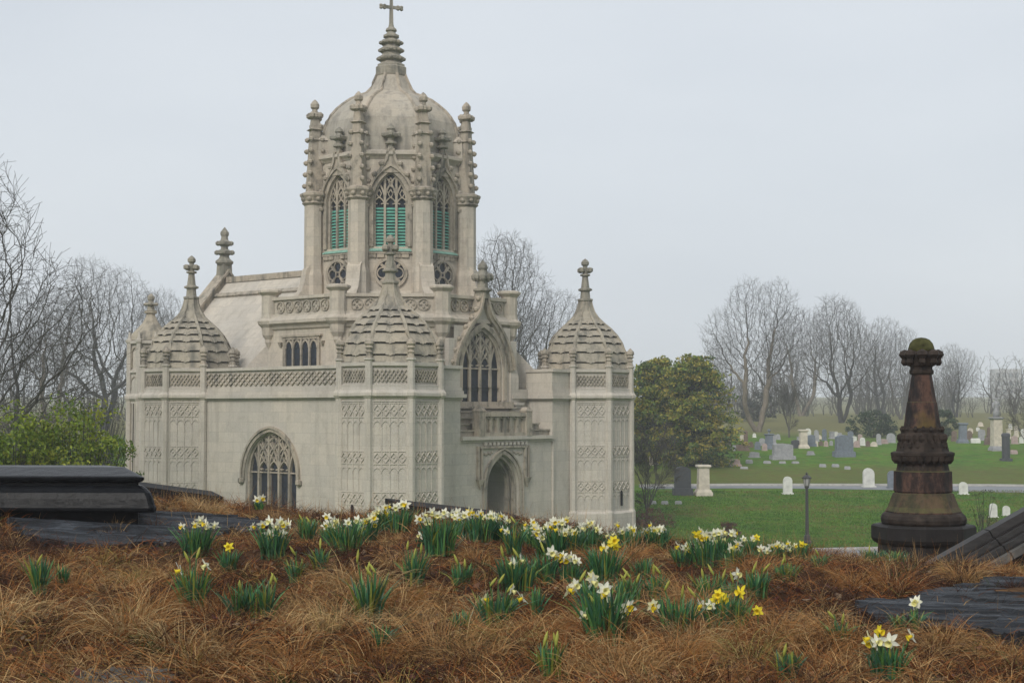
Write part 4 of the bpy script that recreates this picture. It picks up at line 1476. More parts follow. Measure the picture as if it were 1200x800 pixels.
def evergreen(px, D, H, W, seed, label):
    rng = np.random.default_rng(seed)
    x, y = (px - 600) / FPX * D, D
    t = empty("evergreen_tree", (x, y, gz(x, y)), 0)
    tr = MB(); tr.tube([(0, 0, -0.3), (0.05, 0, H * 0.4), (0, 0.05, H * 0.9)], [0.2, 0.15, 0.04], 7)
    S = []
    cs, rs = [], []
    nb = 230
    for i in range(nb):
        h = (0.03 + 0.93 * (i + rng.random()) / nb)
        prof = (1 - h ** 3.2) ** 0.62 * (0.80 + 0.20 * min(1, h / 0.25))
        a = rng.uniform(0, 2 * pi)
        R = W / 2 * prof * rng.uniform(0.62, 1.05)
        end = np.array([R * cos(a), R * sin(a), h * H + rng.uniform(-0.2, 0.25)])
        tr.tube([(0, 0, h * H * 0.85), tuple(end * np.array([.5, .5, 1]) - np.array([0, 0, .1])), tuple(end)], [0.04, 0.03, 0.012], 4)
        for k in range(4):
            f = 1 - 0.24 * k
            cs.append(end * np.array([f, f, 1]) + rng.normal(size=3) * 0.14); rs.append(0.26 + 0.28 * rng.random())
    tr.build("trunk", M['bark_dark'], t)
    tints = [(0.070, 0.12, 0.028), (0.13, 0.18, 0.03), (0.20, 0.22, 0.032), (0.30, 0.27, 0.04), (0.32, 0.26, 0.05), (0.038, 0.07, 0.024)]
    v, f, c = leaf_cloud(np.array(cs), np.array(rs) * 1.2, 36, 0.12, tints, rng, 0.5)
    link("crown", np_mesh("crown", v, f, M['leaf'], c), t)
    return tag(t, label, "tree", "evergreens beyond the chapel")


evergreen(810, 108, 7.7, 7.0, 3, "rounded olive-green evergreen tree standing on the slope beyond the chapel")
evergreen(766, 110, 7.5, 6.4, 4, "second evergreen tree, partly hidden by the chapel's right turret")


def bush(name, px, D, H, W, seed, tints, label, n=60, per=40, size=0.06, stems=True, stem_mat='bark_dark', flat=0.7, z=None):
    rng = np.random.default_rng(seed)
    x, y = (px - 600) / FPX * D, D
    t = empty(name, (x, y, gz(x, y) if z is None else z), 0)
    cs, rs = [], []
    st = MB()
    for i in range(n):
        a = rng.uniform(0, 2 * pi); e = rng.uniform(0.15, 1.0)
        r = W / 2 * sqrt(rng.random()) * (0.55 + 0.45 * sin(pi * min(e, 0.95)))
        end = np.array([r * cos(a), r * sin(a), H * e * (1 - 0.35 * (2 * r / W) ** 2)])
        st.tube([(0.1 * cos(a), 0.1 * sin(a), -0.2), tuple(end * np.array([.55, .55, .5])), tuple(end)], [0.012 * H / 3 + 0.006, 0.008 * H / 3 + 0.004, 0.004], 4)
        cs.append(end); rs.append(W * rng.uniform(0.07, 0.13))
    st.build("stem", M[stem_mat], t)
    v, f, c = leaf_cloud(np.array(cs), np.array(rs), per, size, tints, rng, flat)
    link("foliage", np_mesh("foliage", v, f, M['leaf'], c), t)
    return tag(t, label, "shrub")


LIME = [(0.14, 0.20, 0.02), (0.19, 0.24, 0.025), (0.10, 0.16, 0.02), (0.23, 0.25, 0.03), (0.07, 0.11, 0.02)]
bush("shrub", 96, 34, 5.0, 3.2, 8, LIME, "lime-green leafing shrub beside the chapel's left corner", 280, 70, 0.048, flat=0.8)
bush("shrub", 16, 33, 4.5, 3.2, 9, LIME, "lime-green leafing shrub above the black tomb, farther from the chapel", 260, 70, 0.048, flat=0.8)
bush("shrub", 150, 46, 4.6, 2.2, 10, [(0.05, 0.08, 0.02), (0.07, 0.10, 0.02), (0.035, 0.05, 0.02)], "darker sparse shrub squeezed between lime shrub and chapel wall", 60, 24, 0.05)
DG = [(0.020, 0.040, 0.018), (0.030, 0.055, 0.022), (0.045, 0.07, 0.03), (0.02, 0.03, 0.018)]
bush("evergreen_bush", 1022, 140, 2.4, 5.2, 11, DG, "dark green spreading bush left of the brown stone finial", 60, 40, 0.13)
bush("evergreen_bush", 1106, 138, 2.5, 2.8, 12, DG, "dark green bush peeping out right of the brown stone finial", 40, 40, 0.13)
bush("hazy_bush", 888, 185, 3.4, 5.4, 13, [(0.05, 0.05, 0.045), (0.035, 0.04, 0.035), (0.06, 0.055, 0.045)], "rounded hazy grey bush under the pale-trunked bare tree", 60, 40, 0.16)
RED = [(0.10, 0.03, 0.025), (0.13, 0.05, 0.03), (0.07, 0.03, 0.025), (0.10, 0.07, 0.04)]
bush("barberry_shrub", 762, 76, 0.95, 2.4, 14, RED, "low reddish shrub at the foot of the chapel's right corner", 50, 30, 0.05, stem_mat='bark_red')
bush("barberry_shrub", 853, 72, 0.75, 1.1, 15, RED, "small dark red bush on the lawn behind the daffodils", 40, 36, 0.04, stem_mat='bark_red')
bush("barberry_shrub", 822, 70, 0.5, 0.9, 16, [(0.14, 0.06, 0.03), (0.16, 0.09, 0.04)], "tiny rusty bush left of the dark red bush", 30, 30, 0.04, stem_mat='bark_red')
bush("ground_shrub", 1150, 44, 1.6, 1.2, 17, [(0.05, 0.07, 0.025), (0.09, 0.09, 0.04)], "thin leafy twigs standing right of the brown stone finial", 26, 14, 0.03, z=2.3)
for i, (px, D, H, W, lab) in enumerate(((30, 72, 6.4, 6.0, "brown twiggy thicket behind the lime shrubs at the left edge"), (116, 86, 6.6, 5.6, "brown twiggy thicket behind the lime shrubs next to the chapel"))):
    bush("thicket", px, D, H, W, 20 + i, [(0.075, 0.066, 0.055), (0.055, 0.05, 0.045), (0.09, 0.08, 0.055)], lab, 330, 16, 0.05)

# ------------------------------------------------------------------ gravestones on the lawn
M['marble'] = simple("white_marble", (0.54, 0.54, 0.50), 0.6, 0.22, 3.0, 0.3, 0.1)
M['granite'] = simple("grey_granite", (0.27, 0.27, 0.28), 0.7, 0.25, 5.0, 0.3, 0.2)
M['dark_granite'] = simple("dark_granite", (0.045, 0.047, 0.055), 0.45, 0.3, 5.0, 0.4, 0.1)
M['blue_granite'] = simple("blue_grey_granite", (0.13, 0.15, 0.18), 0.6, 0.25, 5.0, 0.35, 0.1)
M['brown_stone'] = simple("brown_sandstone", (0.14, 0.10, 0.08), 0.8, 0.35, 4.0, 0.2, 0.2)
M['cream'] = simple("cream_marble", (0.50, 0.45, 0.37), 0.7, 0.25, 3.0, 0.3, 0.15)
M['pink_granite'] = simple("pink_granite", (0.33, 0.25, 0.23), 0.65, 0.25, 5.0, 0.3, 0.1)


def stone_at(px, py):
    p = ground_hit(px, py, y0=66)
    return p, p[1] / FPX


def local(x=0, y=0):
    return lambda u, v, w: (u, -v, w)


def gravestone(kind, px, py, wpx, hpx, mat, label, name=None, rz=None, group=None, cat="gravestone"):
    p, k = stone_at(px, py)
    w, h = wpx * k, hpx * k
    rg = random.Random(int(px * 13 + py))
    t = empty(name or {"tablet": "headstone", "marker": "grave_marker", "block": "granite_headstone", "pedestal": "pedestal_monument", "column": "column_stub", "obelisk": "obelisk", "urn": "urn_monument"}[kind], (p[0], p[1], p[2] - 0.03), rg.uniform(-0.25, 0.25) if rz is None else rz)
    F = local()
    d = max(0.12, min(w * 0.35, 0.5))
    m = M[mat]
    if kind == "tablet":
        b = MB(); b.box(F, -w * 0.62, w * 0.62, -d * 0.9, d * 0.9, -0.1, h * 0.1); b.build("base", m, t)
        a = MB(); hw = w / 2
        out = [(-hw, h * 0.1), (-hw, h - hw)] + [(-hw * cos(i * pi / 10), h - hw + hw * sin(i * pi / 10)) for i in range(1, 10)] + [(hw, h - hw), (hw, h * 0.1)]
        a.extr(F, out, -d / 2, d / 2); a.build("tablet", m, t)
    elif kind == "marker":
        b = MB(); b.taper(F, 0, 0, -0.1, h * 0.7, w / 2, w / 2, w * 0.3, w * 0.28); b.build("base", m, t)
        b = MB(); b.taper(F, 0, 0, h * 0.7, h, w * 0.49, w * 0.40, w * 0.27, w * 0.18); b.build("top", m, t)
    elif kind == "block":
        b = MB(); b.taper(F, 0, 0, -0.1, h * 0.26, w * 0.62, w * 0.60, d * 0.95, d * 0.9); b.build("base", m, t)
        a = MB(); hw = w / 2
        a.extr(F, [(-hw, h * 0.26), (hw, h * 0.26), (hw * 0.97, h * 0.90), (hw * 0.6, h * 0.97), (0, h), (-hw * 0.6, h * 0.97), (-hw * 0.97, h * 0.90)], -d * 0.6, d * 0.6); a.build("die", m, t)
    elif kind in ("pedestal", "urn"):
        hh = h * (0.76 if kind == "urn" else 1.0)
        b = MB(); b.taper(F, 0, 0, -0.15, hh * 0.12, w * 0.66, w * 0.64); b.taper(F, 0, 0, hh * 0.12, hh * 0.2, w * 0.58, w * 0.52); b.build("base", m, t)
        a = MB(); a.taper(F, 0, 0, hh * 0.2, hh * 0.88, w * 0.43, w * 0.40)
        a.box(F, -w * 0.26, w * 0.26, w * 0.40, w * 0.44, hh * 0.32, hh * 0.78); a.build("die", m, t)
        c = MB(); c.taper(F, 0, 0, hh * 0.88, hh * 0.94, w * 0.42, w * 0.54); c.taper(F, 0, 0, hh * 0.94, hh, w * 0.54, w * 0.5); c.build("cap", m, t)
        if kind == "urn":
            u = MB(); e = h - hh
            u.lathe([(w * 0.12, hh), (w * 0.10, hh + e * 0.2), (w * 0.06, hh + e * 0.3), (w * 0.2, hh + e * 0.5), (w * 0.22, hh + e * 0.75), (w * 0.1, hh + e * 0.9), (0.01, h)], 10); u.build("urn", m, t)
    elif kind == "column":
        b = MB(); b.taper(F, 0, 0, -0.1, h * 0.10, w * 0.66, w * 0.64); b.build("base", m, t)
        b = MB(); b.lathe([(w * 0.5, h * 0.10), (w * 0.5, h * 0.86), (w * 0.56, h * 0.88), (w * 0.54, h * 0.95), (w * 0.4, h)], 12); b.build("shaft", m, t)
    elif kind == "obelisk":
        b = MB(); b.taper(F, 0, 0, -0.1, h * 0.14, w * 0.8, w * 0.75); b.build("base", m, t)
        b = MB(); b.taper(F, 0, 0, h * 0.14, h * 0.94, w * 0.5, w * 0.38); b.taper(F, 0, 0, h * 0.94, h, w * 0.38, 0.02); b.build("shaft", m, t)
    t.rotation_euler = (rg.uniform(-0.04, 0.04), rg.uniform(-0.035, 0.035), t.rotation_euler[2])
    return tag(t, label, cat, group or "gravestones on the far lawn")


G_ = gravestone
G_("block", 800, 580, 19, 34, 'dark_granite', "tall dark granite headstone with curved top beside the cream pedestal", rz=0.05)
G_("pedestal", 824, 580, 15, 36, 'cream', "cream marble pedestal with moulded cap right of the dark headstone", rz=0.08)
for px, w in ((765, "leftmost"), (779, "middle"), (795, "rightmost")):
    G_("marker", px, 591, 8, 4.5, 'granite', w + " of three low grey markers in front of the dark headstone")
G_("tablet", 923, 579, 10.5, 21, 'marble', "white round-topped tablet standing behind the lamp post", rz=0.1)
G_("tablet", 1018, 571, 13, 23, 'marble', "tallest white round-topped tablet, by the road left of the brown finial", rz=0.05)
G_("tablet", 1046, 572, 11, 21, 'blue_granite', "blue-grey tablet just left of the brown finial's shaft", rz=0.0)
G_("tablet", 1129, 579, 10, 15, 'marble', "white tablet just right of the brown finial by the road", rz=-0.05)
G_("tablet", 1164, 606, 9, 17, 'marble', "slim white tablet above the sloping stone coping", rz=0.1)
G_("tablet", 1179, 604, 8.5, 12, 'marble', "short white tablet right of the slim one, above the sloping coping", rz=0.0)
G_("block", 861, 546, 13, 8.5, 'pink_granite', "low pinkish block at the foot of the green slope")
G_("marker", 878, 543, 8, 5, 'granite', "small pale marker just right of the pinkish block")
G_("marker", 872, 549, 9, 3, 'granite', "flat pale marker lying in front of the pinkish block")
G_("marker", 899, 543, 9, 3.4, 'granite', "flat marker left of and below the big grey headstone")
G_("marker", 917, 543, 8, 3, 'granite', "flat marker right in front of the big grey headstone")
G_("marker", 932, 543, 8, 3, 'granite', "flat marker right of and below the big grey headstone")
G_("marker", 964, 547, 8, 4, 'granite', "leftmost of three low markers below the dark blue monument")
G_("marker", 979, 547, 8, 4, 'granite', "middle of three low markers below the dark blue monument")
G_("marker", 993, 550, 7, 4, 'granite', "rightmost of three low markers below the dark blue monument")
G_("block", 884, 536, 11, 7, 'granite', "low grey block left of the big grey headstone")
G_("block", 950, 533, 8, 5, 'granite', "tiny grey block midway between big grey and dark blue stones")
G_("block", 917, 538, 23, 19, 'granite', "big wide grey granite headstone on the green slope", rz=0.12)
G_("block", 989, 535, 20, 26, 'blue_granite', "large dark blue granite monument on a stepped base", rz=0.1)
G_("urn", 779, 536, 15, 33, 'granite', "grey urn-topped monument, left one of the pair before the evergreens", rz=0.1)
G_("urn", 795, 541, 18, 39, 'cream', "pale urn-topped monument, right one of the pair before the evergreens", rz=0.15)
G_("pedestal", 831, 531, 9, 15, 'granite', "small grey round-capped monument right of the urn pair", rz=0.1)
G_("tablet", 763, 545, 4.5, 15, 'cream', "narrow pale post left of the urn monuments, nearer the chapel")
G_("tablet", 769, 544, 4.5, 14, 'cream', "narrow pale post left of the urn monuments, farther from the chapel")
G_("obelisk", 874, 528, 5, 24, 'brown_stone', "slim brown obelisk right of the evergreens")
G_("block", 867, 528, 9, 8, 'brown_stone', "squat brown stone at the foot of the slim obelisk")
G_("tablet", 888, 527, 7, 10, 'blue_granite', "small blue-grey tablet right of the slim brown obelisk")
G_("urn", 901, 526, 9, 24, 'blue_granite', "dark monument with a ball top left of the big grey headstone")
G_("tablet", 896, 528, 6, 9, 'pink_granite', "small buff tablet in front of the ball-topped monument")
G_("pedestal", 941, 525, 10, 22, 'cream', "tall cream pillar stone right of the big grey headstone")
G_("block", 951, 523, 9, 14, 'blue_granite', "dark slate block just right of the tall cream pillar")
G_("block", 932, 525, 9, 10, 'dark_granite', "small black block just left of the tall cream pillar")
rr = random.Random(12)
SM = [(956, 523, 5, 7, 'cream', "small cream stone right of the dark slate block"), (962, 522, 5, 6, 'brown_stone', "small brown stone left of the dark blue monument"),
      (968, 523, 5, 7, 'pink_granite', "small buff stone close to the dark blue monument's left side"), (974, 522, 4, 6, 'granite', "tiny grey stone touching the dark blue monument's left side"),
      (1004, 524, 7, 8, 'pink_granite', "reddish stone right beside the dark blue monument"), (1011, 522, 6, 10, 'marble', "white stone in front of the dark spreading bush"),
      (1017, 523, 5, 7, 'brown_stone', "brown stone in front of the dark spreading bush"), (1024, 523, 8, 6, 'cream', "low cream stone at the right foot of the dark bush"),
      (1044, 519, 10, 12, 'granite', "grey-green slab stone against the brown finial's left side")]
for (px, py, w, h, mt, lb) in SM: G_("tablet", px, py, w, h, mt, lb)
G_("pedestal", 1128, 519, 10, 24, 'blue_granite', "dark capped pedestal right of the brown finial")
G_("column", 1179, 540, 9, 33, 'dark_granite', "dark round column stub in front of the statue's pedestal", rz=0)
G_("marker", 1188, 532, 8, 5, 'pink_granite', "pinkish rounded stone at the foot of the dark column")
G_("tablet", 1158, 521, 9, 9, 'brown_stone', "small dark rounded stone left of the statue's pedestal")
G_("marker", 1143, 519, 11, 6, 'marble', "low white stone between the dark pedestal and the statue")
G_("tablet", 1189, 520, 8, 10, 'pink_granite', "pinkish tablet right of the statue's pedestal")
G_("tablet", 1197, 519, 5, 8, 'marble', "pale tablet at the right edge of the far field")
# far field, a few pixels each
FARS = [(1146, 505), (1152, 510), (1149, 499), (1184, 503), (1192, 505), (870, 516), (884, 512), (912, 515), (960, 514), (980, 512), (946, 512), (1137, 508)]
FARL = ["tiny distant pale stone left of the statue's shoulder", "tiny distant grey stone between dark pedestal and statue", "tiny distant cream stone highest on the field left of the statue",
        "tiny distant white stone just right of the statue's pedestal top", "tiny distant grey stone right of the statue near the frame edge", "tiny distant cream stone behind the slim brown obelisk",
        "tiny distant white stone between obelisk and ball-topped monument", "tiny distant grey stone above the big grey headstone", "tiny distant cream stone up the field right of the cream pillar",
        "tiny distant white stone directly above the dark blue monument", "tiny distant grey stone above the tall cream pillar", "tiny distant cream stone right above the dark capped pedestal"]
for i, (px, py) in enumerate(FARS):
    G_("tablet", px, py, 4.0 + (i % 3), 5 + (i % 2) * 2, ('marble', 'granite', 'cream')[i % 3], FARL[i], group="distant headstones in the far field")

# the crowded rows on the brow of the slope
ROWS = [("between the evergreens and the slim obelisk", [(846, 527), (853, 526), (860, 528)]),
        ("between the obelisk and the big grey headstone", [(880, 524), (893, 522), (907, 521)]),
        ("behind the tall cream pillar", [(936, 517), (947, 515), (957, 517)]),
        ("behind the dark blue monument", [(966, 516), (975, 514), (984, 515), (997, 516)]),
        ("along the foot of the dark spreading bush", [(1001, 519), (1008, 518), (1030, 521), (1036, 520)]),
        ("between the brown finial and the statue", [(1118, 517), (1136, 515), (1150, 516), (1160, 513)]),
        ("right of the statue near the frame edge", [(1182, 514), (1191, 512), (1199, 513)])]
ORD = ["first", "second", "third", "fourth"]
KN = {'marble': 'white', 'granite': 'grey', 'cream': 'cream', 'brown_stone': 'brown', 'blue_granite': 'slate-blue', 'pink_granite': 'pinkish'}
rr = random.Random(5)
for where, lst in ROWS:
    for i, (px, py) in enumerate(lst):
        mt = rr.choice(list(KN))
        G_(rr.choice(["tablet", "tablet", "block", "pedestal"]), px, py, rr.uniform(4.5, 8), rr.uniform(6, 14), mt, "small %s stone %s, %s from the left" % (KN[mt], where, ORD[i]))

# statue on its tall pedestal
p, k = stone_at(1168, 528)
t = empty("statue_monument", tuple(p), 0.1)
F = local()
h = 38 * k; w = 11 * k
mb = MB(); mb.taper(F, 0, 0, -0.2, h * 0.08, w * 0.72, w * 0.68); mb.taper(F, 0, 0, h * 0.08, h * 0.14, w * 0.62, w * 0.54); mb.build("base", M['granite'], t)
mb = MB(); mb.taper(F, 0, 0, h * 0.14, h * 0.95, w * 0.5, w * 0.46); mb.build("pedestal", M['cream'], t)
mb = MB(); mb.taper(F, 0, 0, h * 0.95, h, w * 0.5, w * 0.66); mb.taper(F, 0, 0, h, h + 0.06, w * 0.66, w * 0.6); mb.build("cap", M['granite'], t)
mb = MB(); s = 22 * k / 1.75; z0 = h + 0.06
mb.lathe([(0.30 * s, z0), (0.27 * s, z0 + 0.5 * s), (0.20 * s, z0 + 0.95 * s), (0.25 * s, z0 + 1.2 * s), (0.27 * s, z0 + 1.38 * s), (0.09 * s, z0 + 1.5 * s), (0.08 * s, z0 + 1.54 * s), (0.125 * s, z0 + 1.62 * s), (0.12 * s, z0 + 1.72 * s), (0.05 * s, z0 + 1.8 * s)], 10)
mb.tube([(0.25 * s, 0, z0 + 1.35 * s), (0.33 * s, -0.1 * s, z0 + 1.05 * s), (0.16 * s, -0.26 * s, z0 + 1.02 * s)], [0.09 * s, 0.08 * s, 0.06 * s], 7)
mb.tube([(-0.25 * s, 0, z0 + 1.35 * s), (-0.36 * s, -0.08 * s, z0 + 1.02 * s), (-0.30 * s, -0.18 * s, z0 + 0.75 * s)], [0.09 * s, 0.08 * s, 0.06 * s], 7)
mb.build("statue", M['granite'], t, smooth=True)
tag(t, "draped statue on a tall pale capped pedestal near the right edge", "monument")

# lamp post by the path
p, k = stone_at(946, 637)
t = empty("lamp_post", tuple(p), 0.0)
M['iron'] = simple("dark_iron_paint", (0.035, 0.033, 0.034), 0.5, 0.2, 6.0, 0.4, 0.05)
M['lamp_glass'] = simple("frosted_lamp_glass", (0.32, 0.31, 0.30), 0.35, 0.1, 5.0, 0.5, 0.0)
mb = MB(); mb.lathe([(0.20, -0.1), (0.20, 0.10), (0.14, 0.16), (0.13, 0.36), (0.09, 0.42)], 8); mb.build("base", M['iron'], t)
mb = MB(); mb.lathe([(0.085, 0.4), (0.07, 1.4), (0.06, 2.5), (0.10, 2.54), (0.10, 2.6), (0.06, 2.64)], 10); mb.build("post", M['iron'], t)
mb = MB(); mb.lathe([(0.09, 2.62), (0.15, 2.95)], 6); lg = mb.build("lantern", M['lamp_glass'], t)
mb = MB()
for i in range(6):
    a = i * pi / 3; mb.tube([(0.105 * cos(a), 0.105 * sin(a), 2.62), (0.172 * cos(a), 0.172 * sin(a), 2.96)], [0.012, 0.012], 4)
mb.lathe([(0.19, 2.95), (0.19, 2.99), (0.10, 3.08), (0.04, 3.12), (0.05, 3.17), (0.01, 3.24)], 6)
mb.tube([(-0.24, 0, 2.96), (0.24, 0, 2.96)], [0.015, 0.015], 4)
mb.build("lantern_cap", M['iron'], t)
tag(t, "slim dark iron lamp post on the lawn beside the path", "lamp post")

# a hazy block of flats beyond the trees
bx, by = (1178 - 600) / FPX * 780, 780
t = empty("apartment_block", (bx, by, gz(bx, by) - 1), -0.1)
M['render_wall'] = simple("pale_render", (0.30, 0.29, 0.28), 0.9, 0.1, 0.4, 0.2, 0)
hgt = 6 + (482 - 434) / FPX * 780 - gz(bx, by) + 1
mb = MB(); mb.box(F, -6.4, 6.4, -6, 6, 0, hgt); mb.box(F, -6.6, 6.6, -6.2, 6.2, hgt, hgt + 0.6); mb.build("wall", M['render_wall'], t)
for r_ in range(4):
    for c_ in range(4):
        mb = MB(); mb.box(F, -5.5 + c_ * 3.0, -3.7 + c_ * 3.0, 6.01, 6.08, hgt - 3.6 - r_ * 4.2, hgt - 1.4 - r_ * 4.2); mb.build("window", M['glass'], t)
tag(t, "hazy block of flats rising above the far trees at right", "building")


# short blades of the lawn
def lawn_grass():
    rng = np.random.default_rng(61)
    n = 90000
    y = rng.uniform(60, 93, n); x = rng.uniform(0.06, 0.36, n) * y
    d = np.interp(x, [p_[0] for p_ in low], [p_[1] for p_ in low])
    k = (np.abs(y - d) > 2.9)
    x, y = x[k], y[k]; n = len(x)
    z = height(x, y)
    a = rng.uniform(0, pi, n); h = rng.uniform(0.03, 0.085, n); w = rng.uniform(0.015, 0.05, n)
    dx, dy = np.cos(a) * w, np.sin(a) * w
    lx, ly = rng.normal(size=n) * 0.03, rng.normal(size=n) * 0.03
    V = np.stack([np.stack([x - dx, y - dy, z - 0.01], 1), np.stack([x + dx, y + dy, z - 0.01], 1), np.stack([x + lx, y + ly, z + h], 1)], 1).reshape(-1, 3)
    t = vnoise(x * 0.5, y * 0.5, 71) * 0.6 + vnoise(x * 2, y * 2, 72) * 0.4
    pal = np.array([(0.042, 0.105, 0.010), (0.062, 0.140, 0.012), (0.085, 0.158, 0.016), (0.11, 0.145, 0.025), (0.15, 0.125, 0.04)])
    c = pal[np.clip(((t - 0.2) * 1.5 + rng.normal(size=n) * 0.18) * 5, 0, 4).astype(int)] * rng.uniform(0.7, 1.25, n)[:, None]
    o = link("lawn_grass", np_mesh("lawn_grass", V, np.arange(3 * n).reshape(-1, 3), M['straw'], np.repeat(c, 3, 0)))
    tag(o, "short green turf with worn yellowish patches on the cemetery lawn", "grass", kind="stuff")


lawn_grass()

# ------------------------------------------------------------------ near monuments on the mound
M['wet_granite'] = simple("wet_black_granite", (0.004, 0.0045, 0.0055), 0.28, 0.6, 9.0, 0.10, 0.9, bdist=0.012)


def slate_material():
    m, nt, b = nodes_of("wet_slate")
    o = coords(nt, "Object", (0.7, 6.5, 6.5))
    n1 = noise(nt, o, 2.0, 8, 0.7); n2 = noise(nt, coords(nt, "Object"), 22.0, 6, 0.7)
    c = ramp(nt, n1, [(0.40, (0.004, 0.005, 0.006)), (0.48, (0.012, 0.014, 0.018)), (0.54, (0.020, 0.024, 0.030)), (0.62, (0.060, 0.068, 0.08))])
    c = mixc(nt, 0.5, c, ramp(nt, n2, [(0.3, 0.5), (0.7, 1.4)]), 'MULTIPLY')
    nt.links.new(c, b.inputs["Base Color"])
    nt.links.new(ramp(nt, n2, [(0.3, 0.45), (0.7, 0.8)]), b.inputs["Roughness"])
    b.inputs["Specular IOR Level"].default_value = 0.25
    bump(nt, b, mixc(nt, 0.35, n1, n2), 1.0, 0.05)
    return m


M['slate'] = slate_material()


def inside(x, y, poly):
    r = np.zeros(len(x), bool)
    n = len(poly); j = n - 1
    for i in range(n):
        xi, yi = poly[i]; xj, yj = poly[j]
        c_ = ((yi > y) != (yj > y)) & (x < (xj - xi) * (y - yi) / (yj - yi + 1e-12) + xi)
        r ^= c_; j = i
    return r


def slab(name, pix, thick, mat, label, rough=0.03, lift=0.0, cat="stone slab", seed=0, layer=0.11):
    """flat weathered slab lying on the mound; outline given as ground pixels"""
    rng = random.Random(seed)
    pts = []
    P = [ground_hit(*q) for q in pix]
    for i in range(len(P)):
        a, b = P[i], P[(i + 1) % len(P)]
        n = max(2, int(np.linalg.norm(a - b) / 0.12))
        for j in range(n):
            q = a + (b - a) * j / n
            pts.append((q[0] + rng.uniform(-rough, rough), q[1] + rng.uniform(-rough, rough)))
    cx = sum(p[0] for p in pts) / len(pts); cy = sum(p[1] for p in pts) / len(pts)
    st = 0.035
    xs = np.arange(min(p[0] for p in pts), max(p[0] for p in pts), st); ys = np.arange(min(p[1] for p in pts), max(p[1] for p in pts), st)
    X, Y = np.meshgrid(xs, ys)
    wav = vnoise(X * 0.9, Y * 0.9, 61 + seed) * 1.6
    lay = vnoise(X * 0.55 + 3, Y * 4.2 + wav, 21 + seed) * 0.7 + vnoise(X * 1.6, Y * 11 + wav * 3, 22 + seed) * 0.3
    A_ = np.array([[p_[0], p_[1], 1.0] for p_ in pts]); co_, *_r = np.linalg.lstsq(A_, np.array([gz(*p_) for p_ in pts]), rcond=None)
    Z = co_[0] * X + co_[1] * Y + co_[2] + 0.015 + lift + np.floor(lay * 6) / 6 * layer + (vnoise(X * 14, Y * 14, 23) - 0.5) * 0.008
    keep = inside((X[:-1, :-1] + st / 2).ravel(), (Y[:-1, :-1] + st / 2).ravel(), pts)
    idx = np.arange(X.size).reshape(X.shape)
    Q4 = np.stack([idx[:-1, :-1], idx[:-1, 1:], idx[1:, 1:], idx[1:, :-1]], -1).reshape(-1, 4)[keep]
    cnt = {}
    for q in Q4:
        for a, b in ((q[0], q[1]), (q[1], q[2]), (q[2], q[3]), (q[3], q[0])):
            cnt[(b, a)] = cnt.get((b, a), 0) - 1 if (a, b) in cnt and cnt.pop((a, b)) else 1
    V = [(X.flat[i] - cx, Y.flat[i] - cy, Z.flat[i]) for i in range(X.size)]
    Fc = [tuple(int(k) for k in q) for q in Q4]
    low = {}
    for (b, a), c_ in cnt.items():
        for k in (a, b):
            if k not in low:
                low[k] = len(V); V.append((V[k][0], V[k][1], V[k][2] - thick))
        Fc.append((int(a), int(b), low[b], low[a]))
    used = sorted({k for f_ in Fc for k in f_}); mp = {k: i for i, k in enumerate(used)}
    V = [V[k] for k in used]; Fc = [tuple(mp[k] for k in f_) for f_ in Fc]
    me = bpy.data.meshes.new(name); me.from_pydata(V, [], Fc); me.materials.append(mat); me.update()
    o = link(name, me, loc=(cx, cy, 0))
    tag(o, label, cat)
    return [(p[0], p[1]) for p in pts]


SLABS = []
SLABS.append(slab("slate_slab", [(10, 612), (120, 608), (215, 604), (300, 612), (318, 624), (262, 633), (190, 640), (120, 648), (40, 640)], 0.25, M['slate'], "wet bluish slate slab in front of the black tomb", seed=1))
SLABS.append(slab("slate_slab", [(1002, 716), (1060, 706), (1110, 694), (1160, 690), (1290, 694), (1320, 760), (1200, 768), (1150, 748), (1090, 738), (1035, 738)], 0.25, M['slate'], "rough dark slate slab with layered grain at the right edge", seed=2))
M['concrete'] = simple("weathered_concrete", (0.085, 0.085, 0.08), 0.8, 0.5, 9.0, 0.3, 0.5)
CONC = (slab("concrete_slab", [(88, 793), (125, 788), (180, 790), (195, 799), (200, 826), (75, 826)], 0.2, M['concrete'], "pale grey concrete slab half buried at the bottom left", lift=-0.005, seed=3, layer=0.03))


# black tomb with moulded lid at the left edge
def loft(rings):
    n = len(rings[0])
    V = [p for r in rings for p in r]
    Fc = [(i * n + j, i * n + (j + 1) % n, (i + 1) * n + (j + 1) % n, (i + 1) * n + j) for i in range(len(rings) - 1) for j in range(n)]
    Fc.append(tuple(range(n - 1, -1, -1))); Fc.append(tuple(range((len(rings) - 1) * n, len(rings) * n)))
    m = MB(); m.add(V, Fc)
    return m


D0 = 14.2
c = at_depth(163, 617, D0)
tomb = empty("black_tomb", (c[0], c[1], gz(c[0], c[1]) - 0.05), radians(-2.0))
k = D0 / FPX
zg = c[2] - (gz(c[0], c[1]) - 0.05)      # local height of pixel row 617
zz = lambda py: zg + (617 - py) * k
Lx, Wy = 2.5, 1.05


def rect(ex, z, n=8):
    """rounded rectangle ring: right end at +ex, front at -ey"""
    x0, x1, y0, y1 = -Lx, ex, -ex * 0.8, Wy + ex * 0.8
    r = 0.05
    out = []
    for (cx, cy, a0) in ((x1 - r, y0 + r, -pi / 2), (x1 - r, y1 - r, 0), (x0 + r, y1 - r, pi / 2), (x0 + r, y0 + r, pi)):
        for i in range(4):
            a = a0 + i * pi / 6
            yy = cy + r * sin(a)
            out.append((cx + r * cos(a) - (0.42 * max(yy, 0) if cx > 0 - 1 else 0), yy, z))
    return out


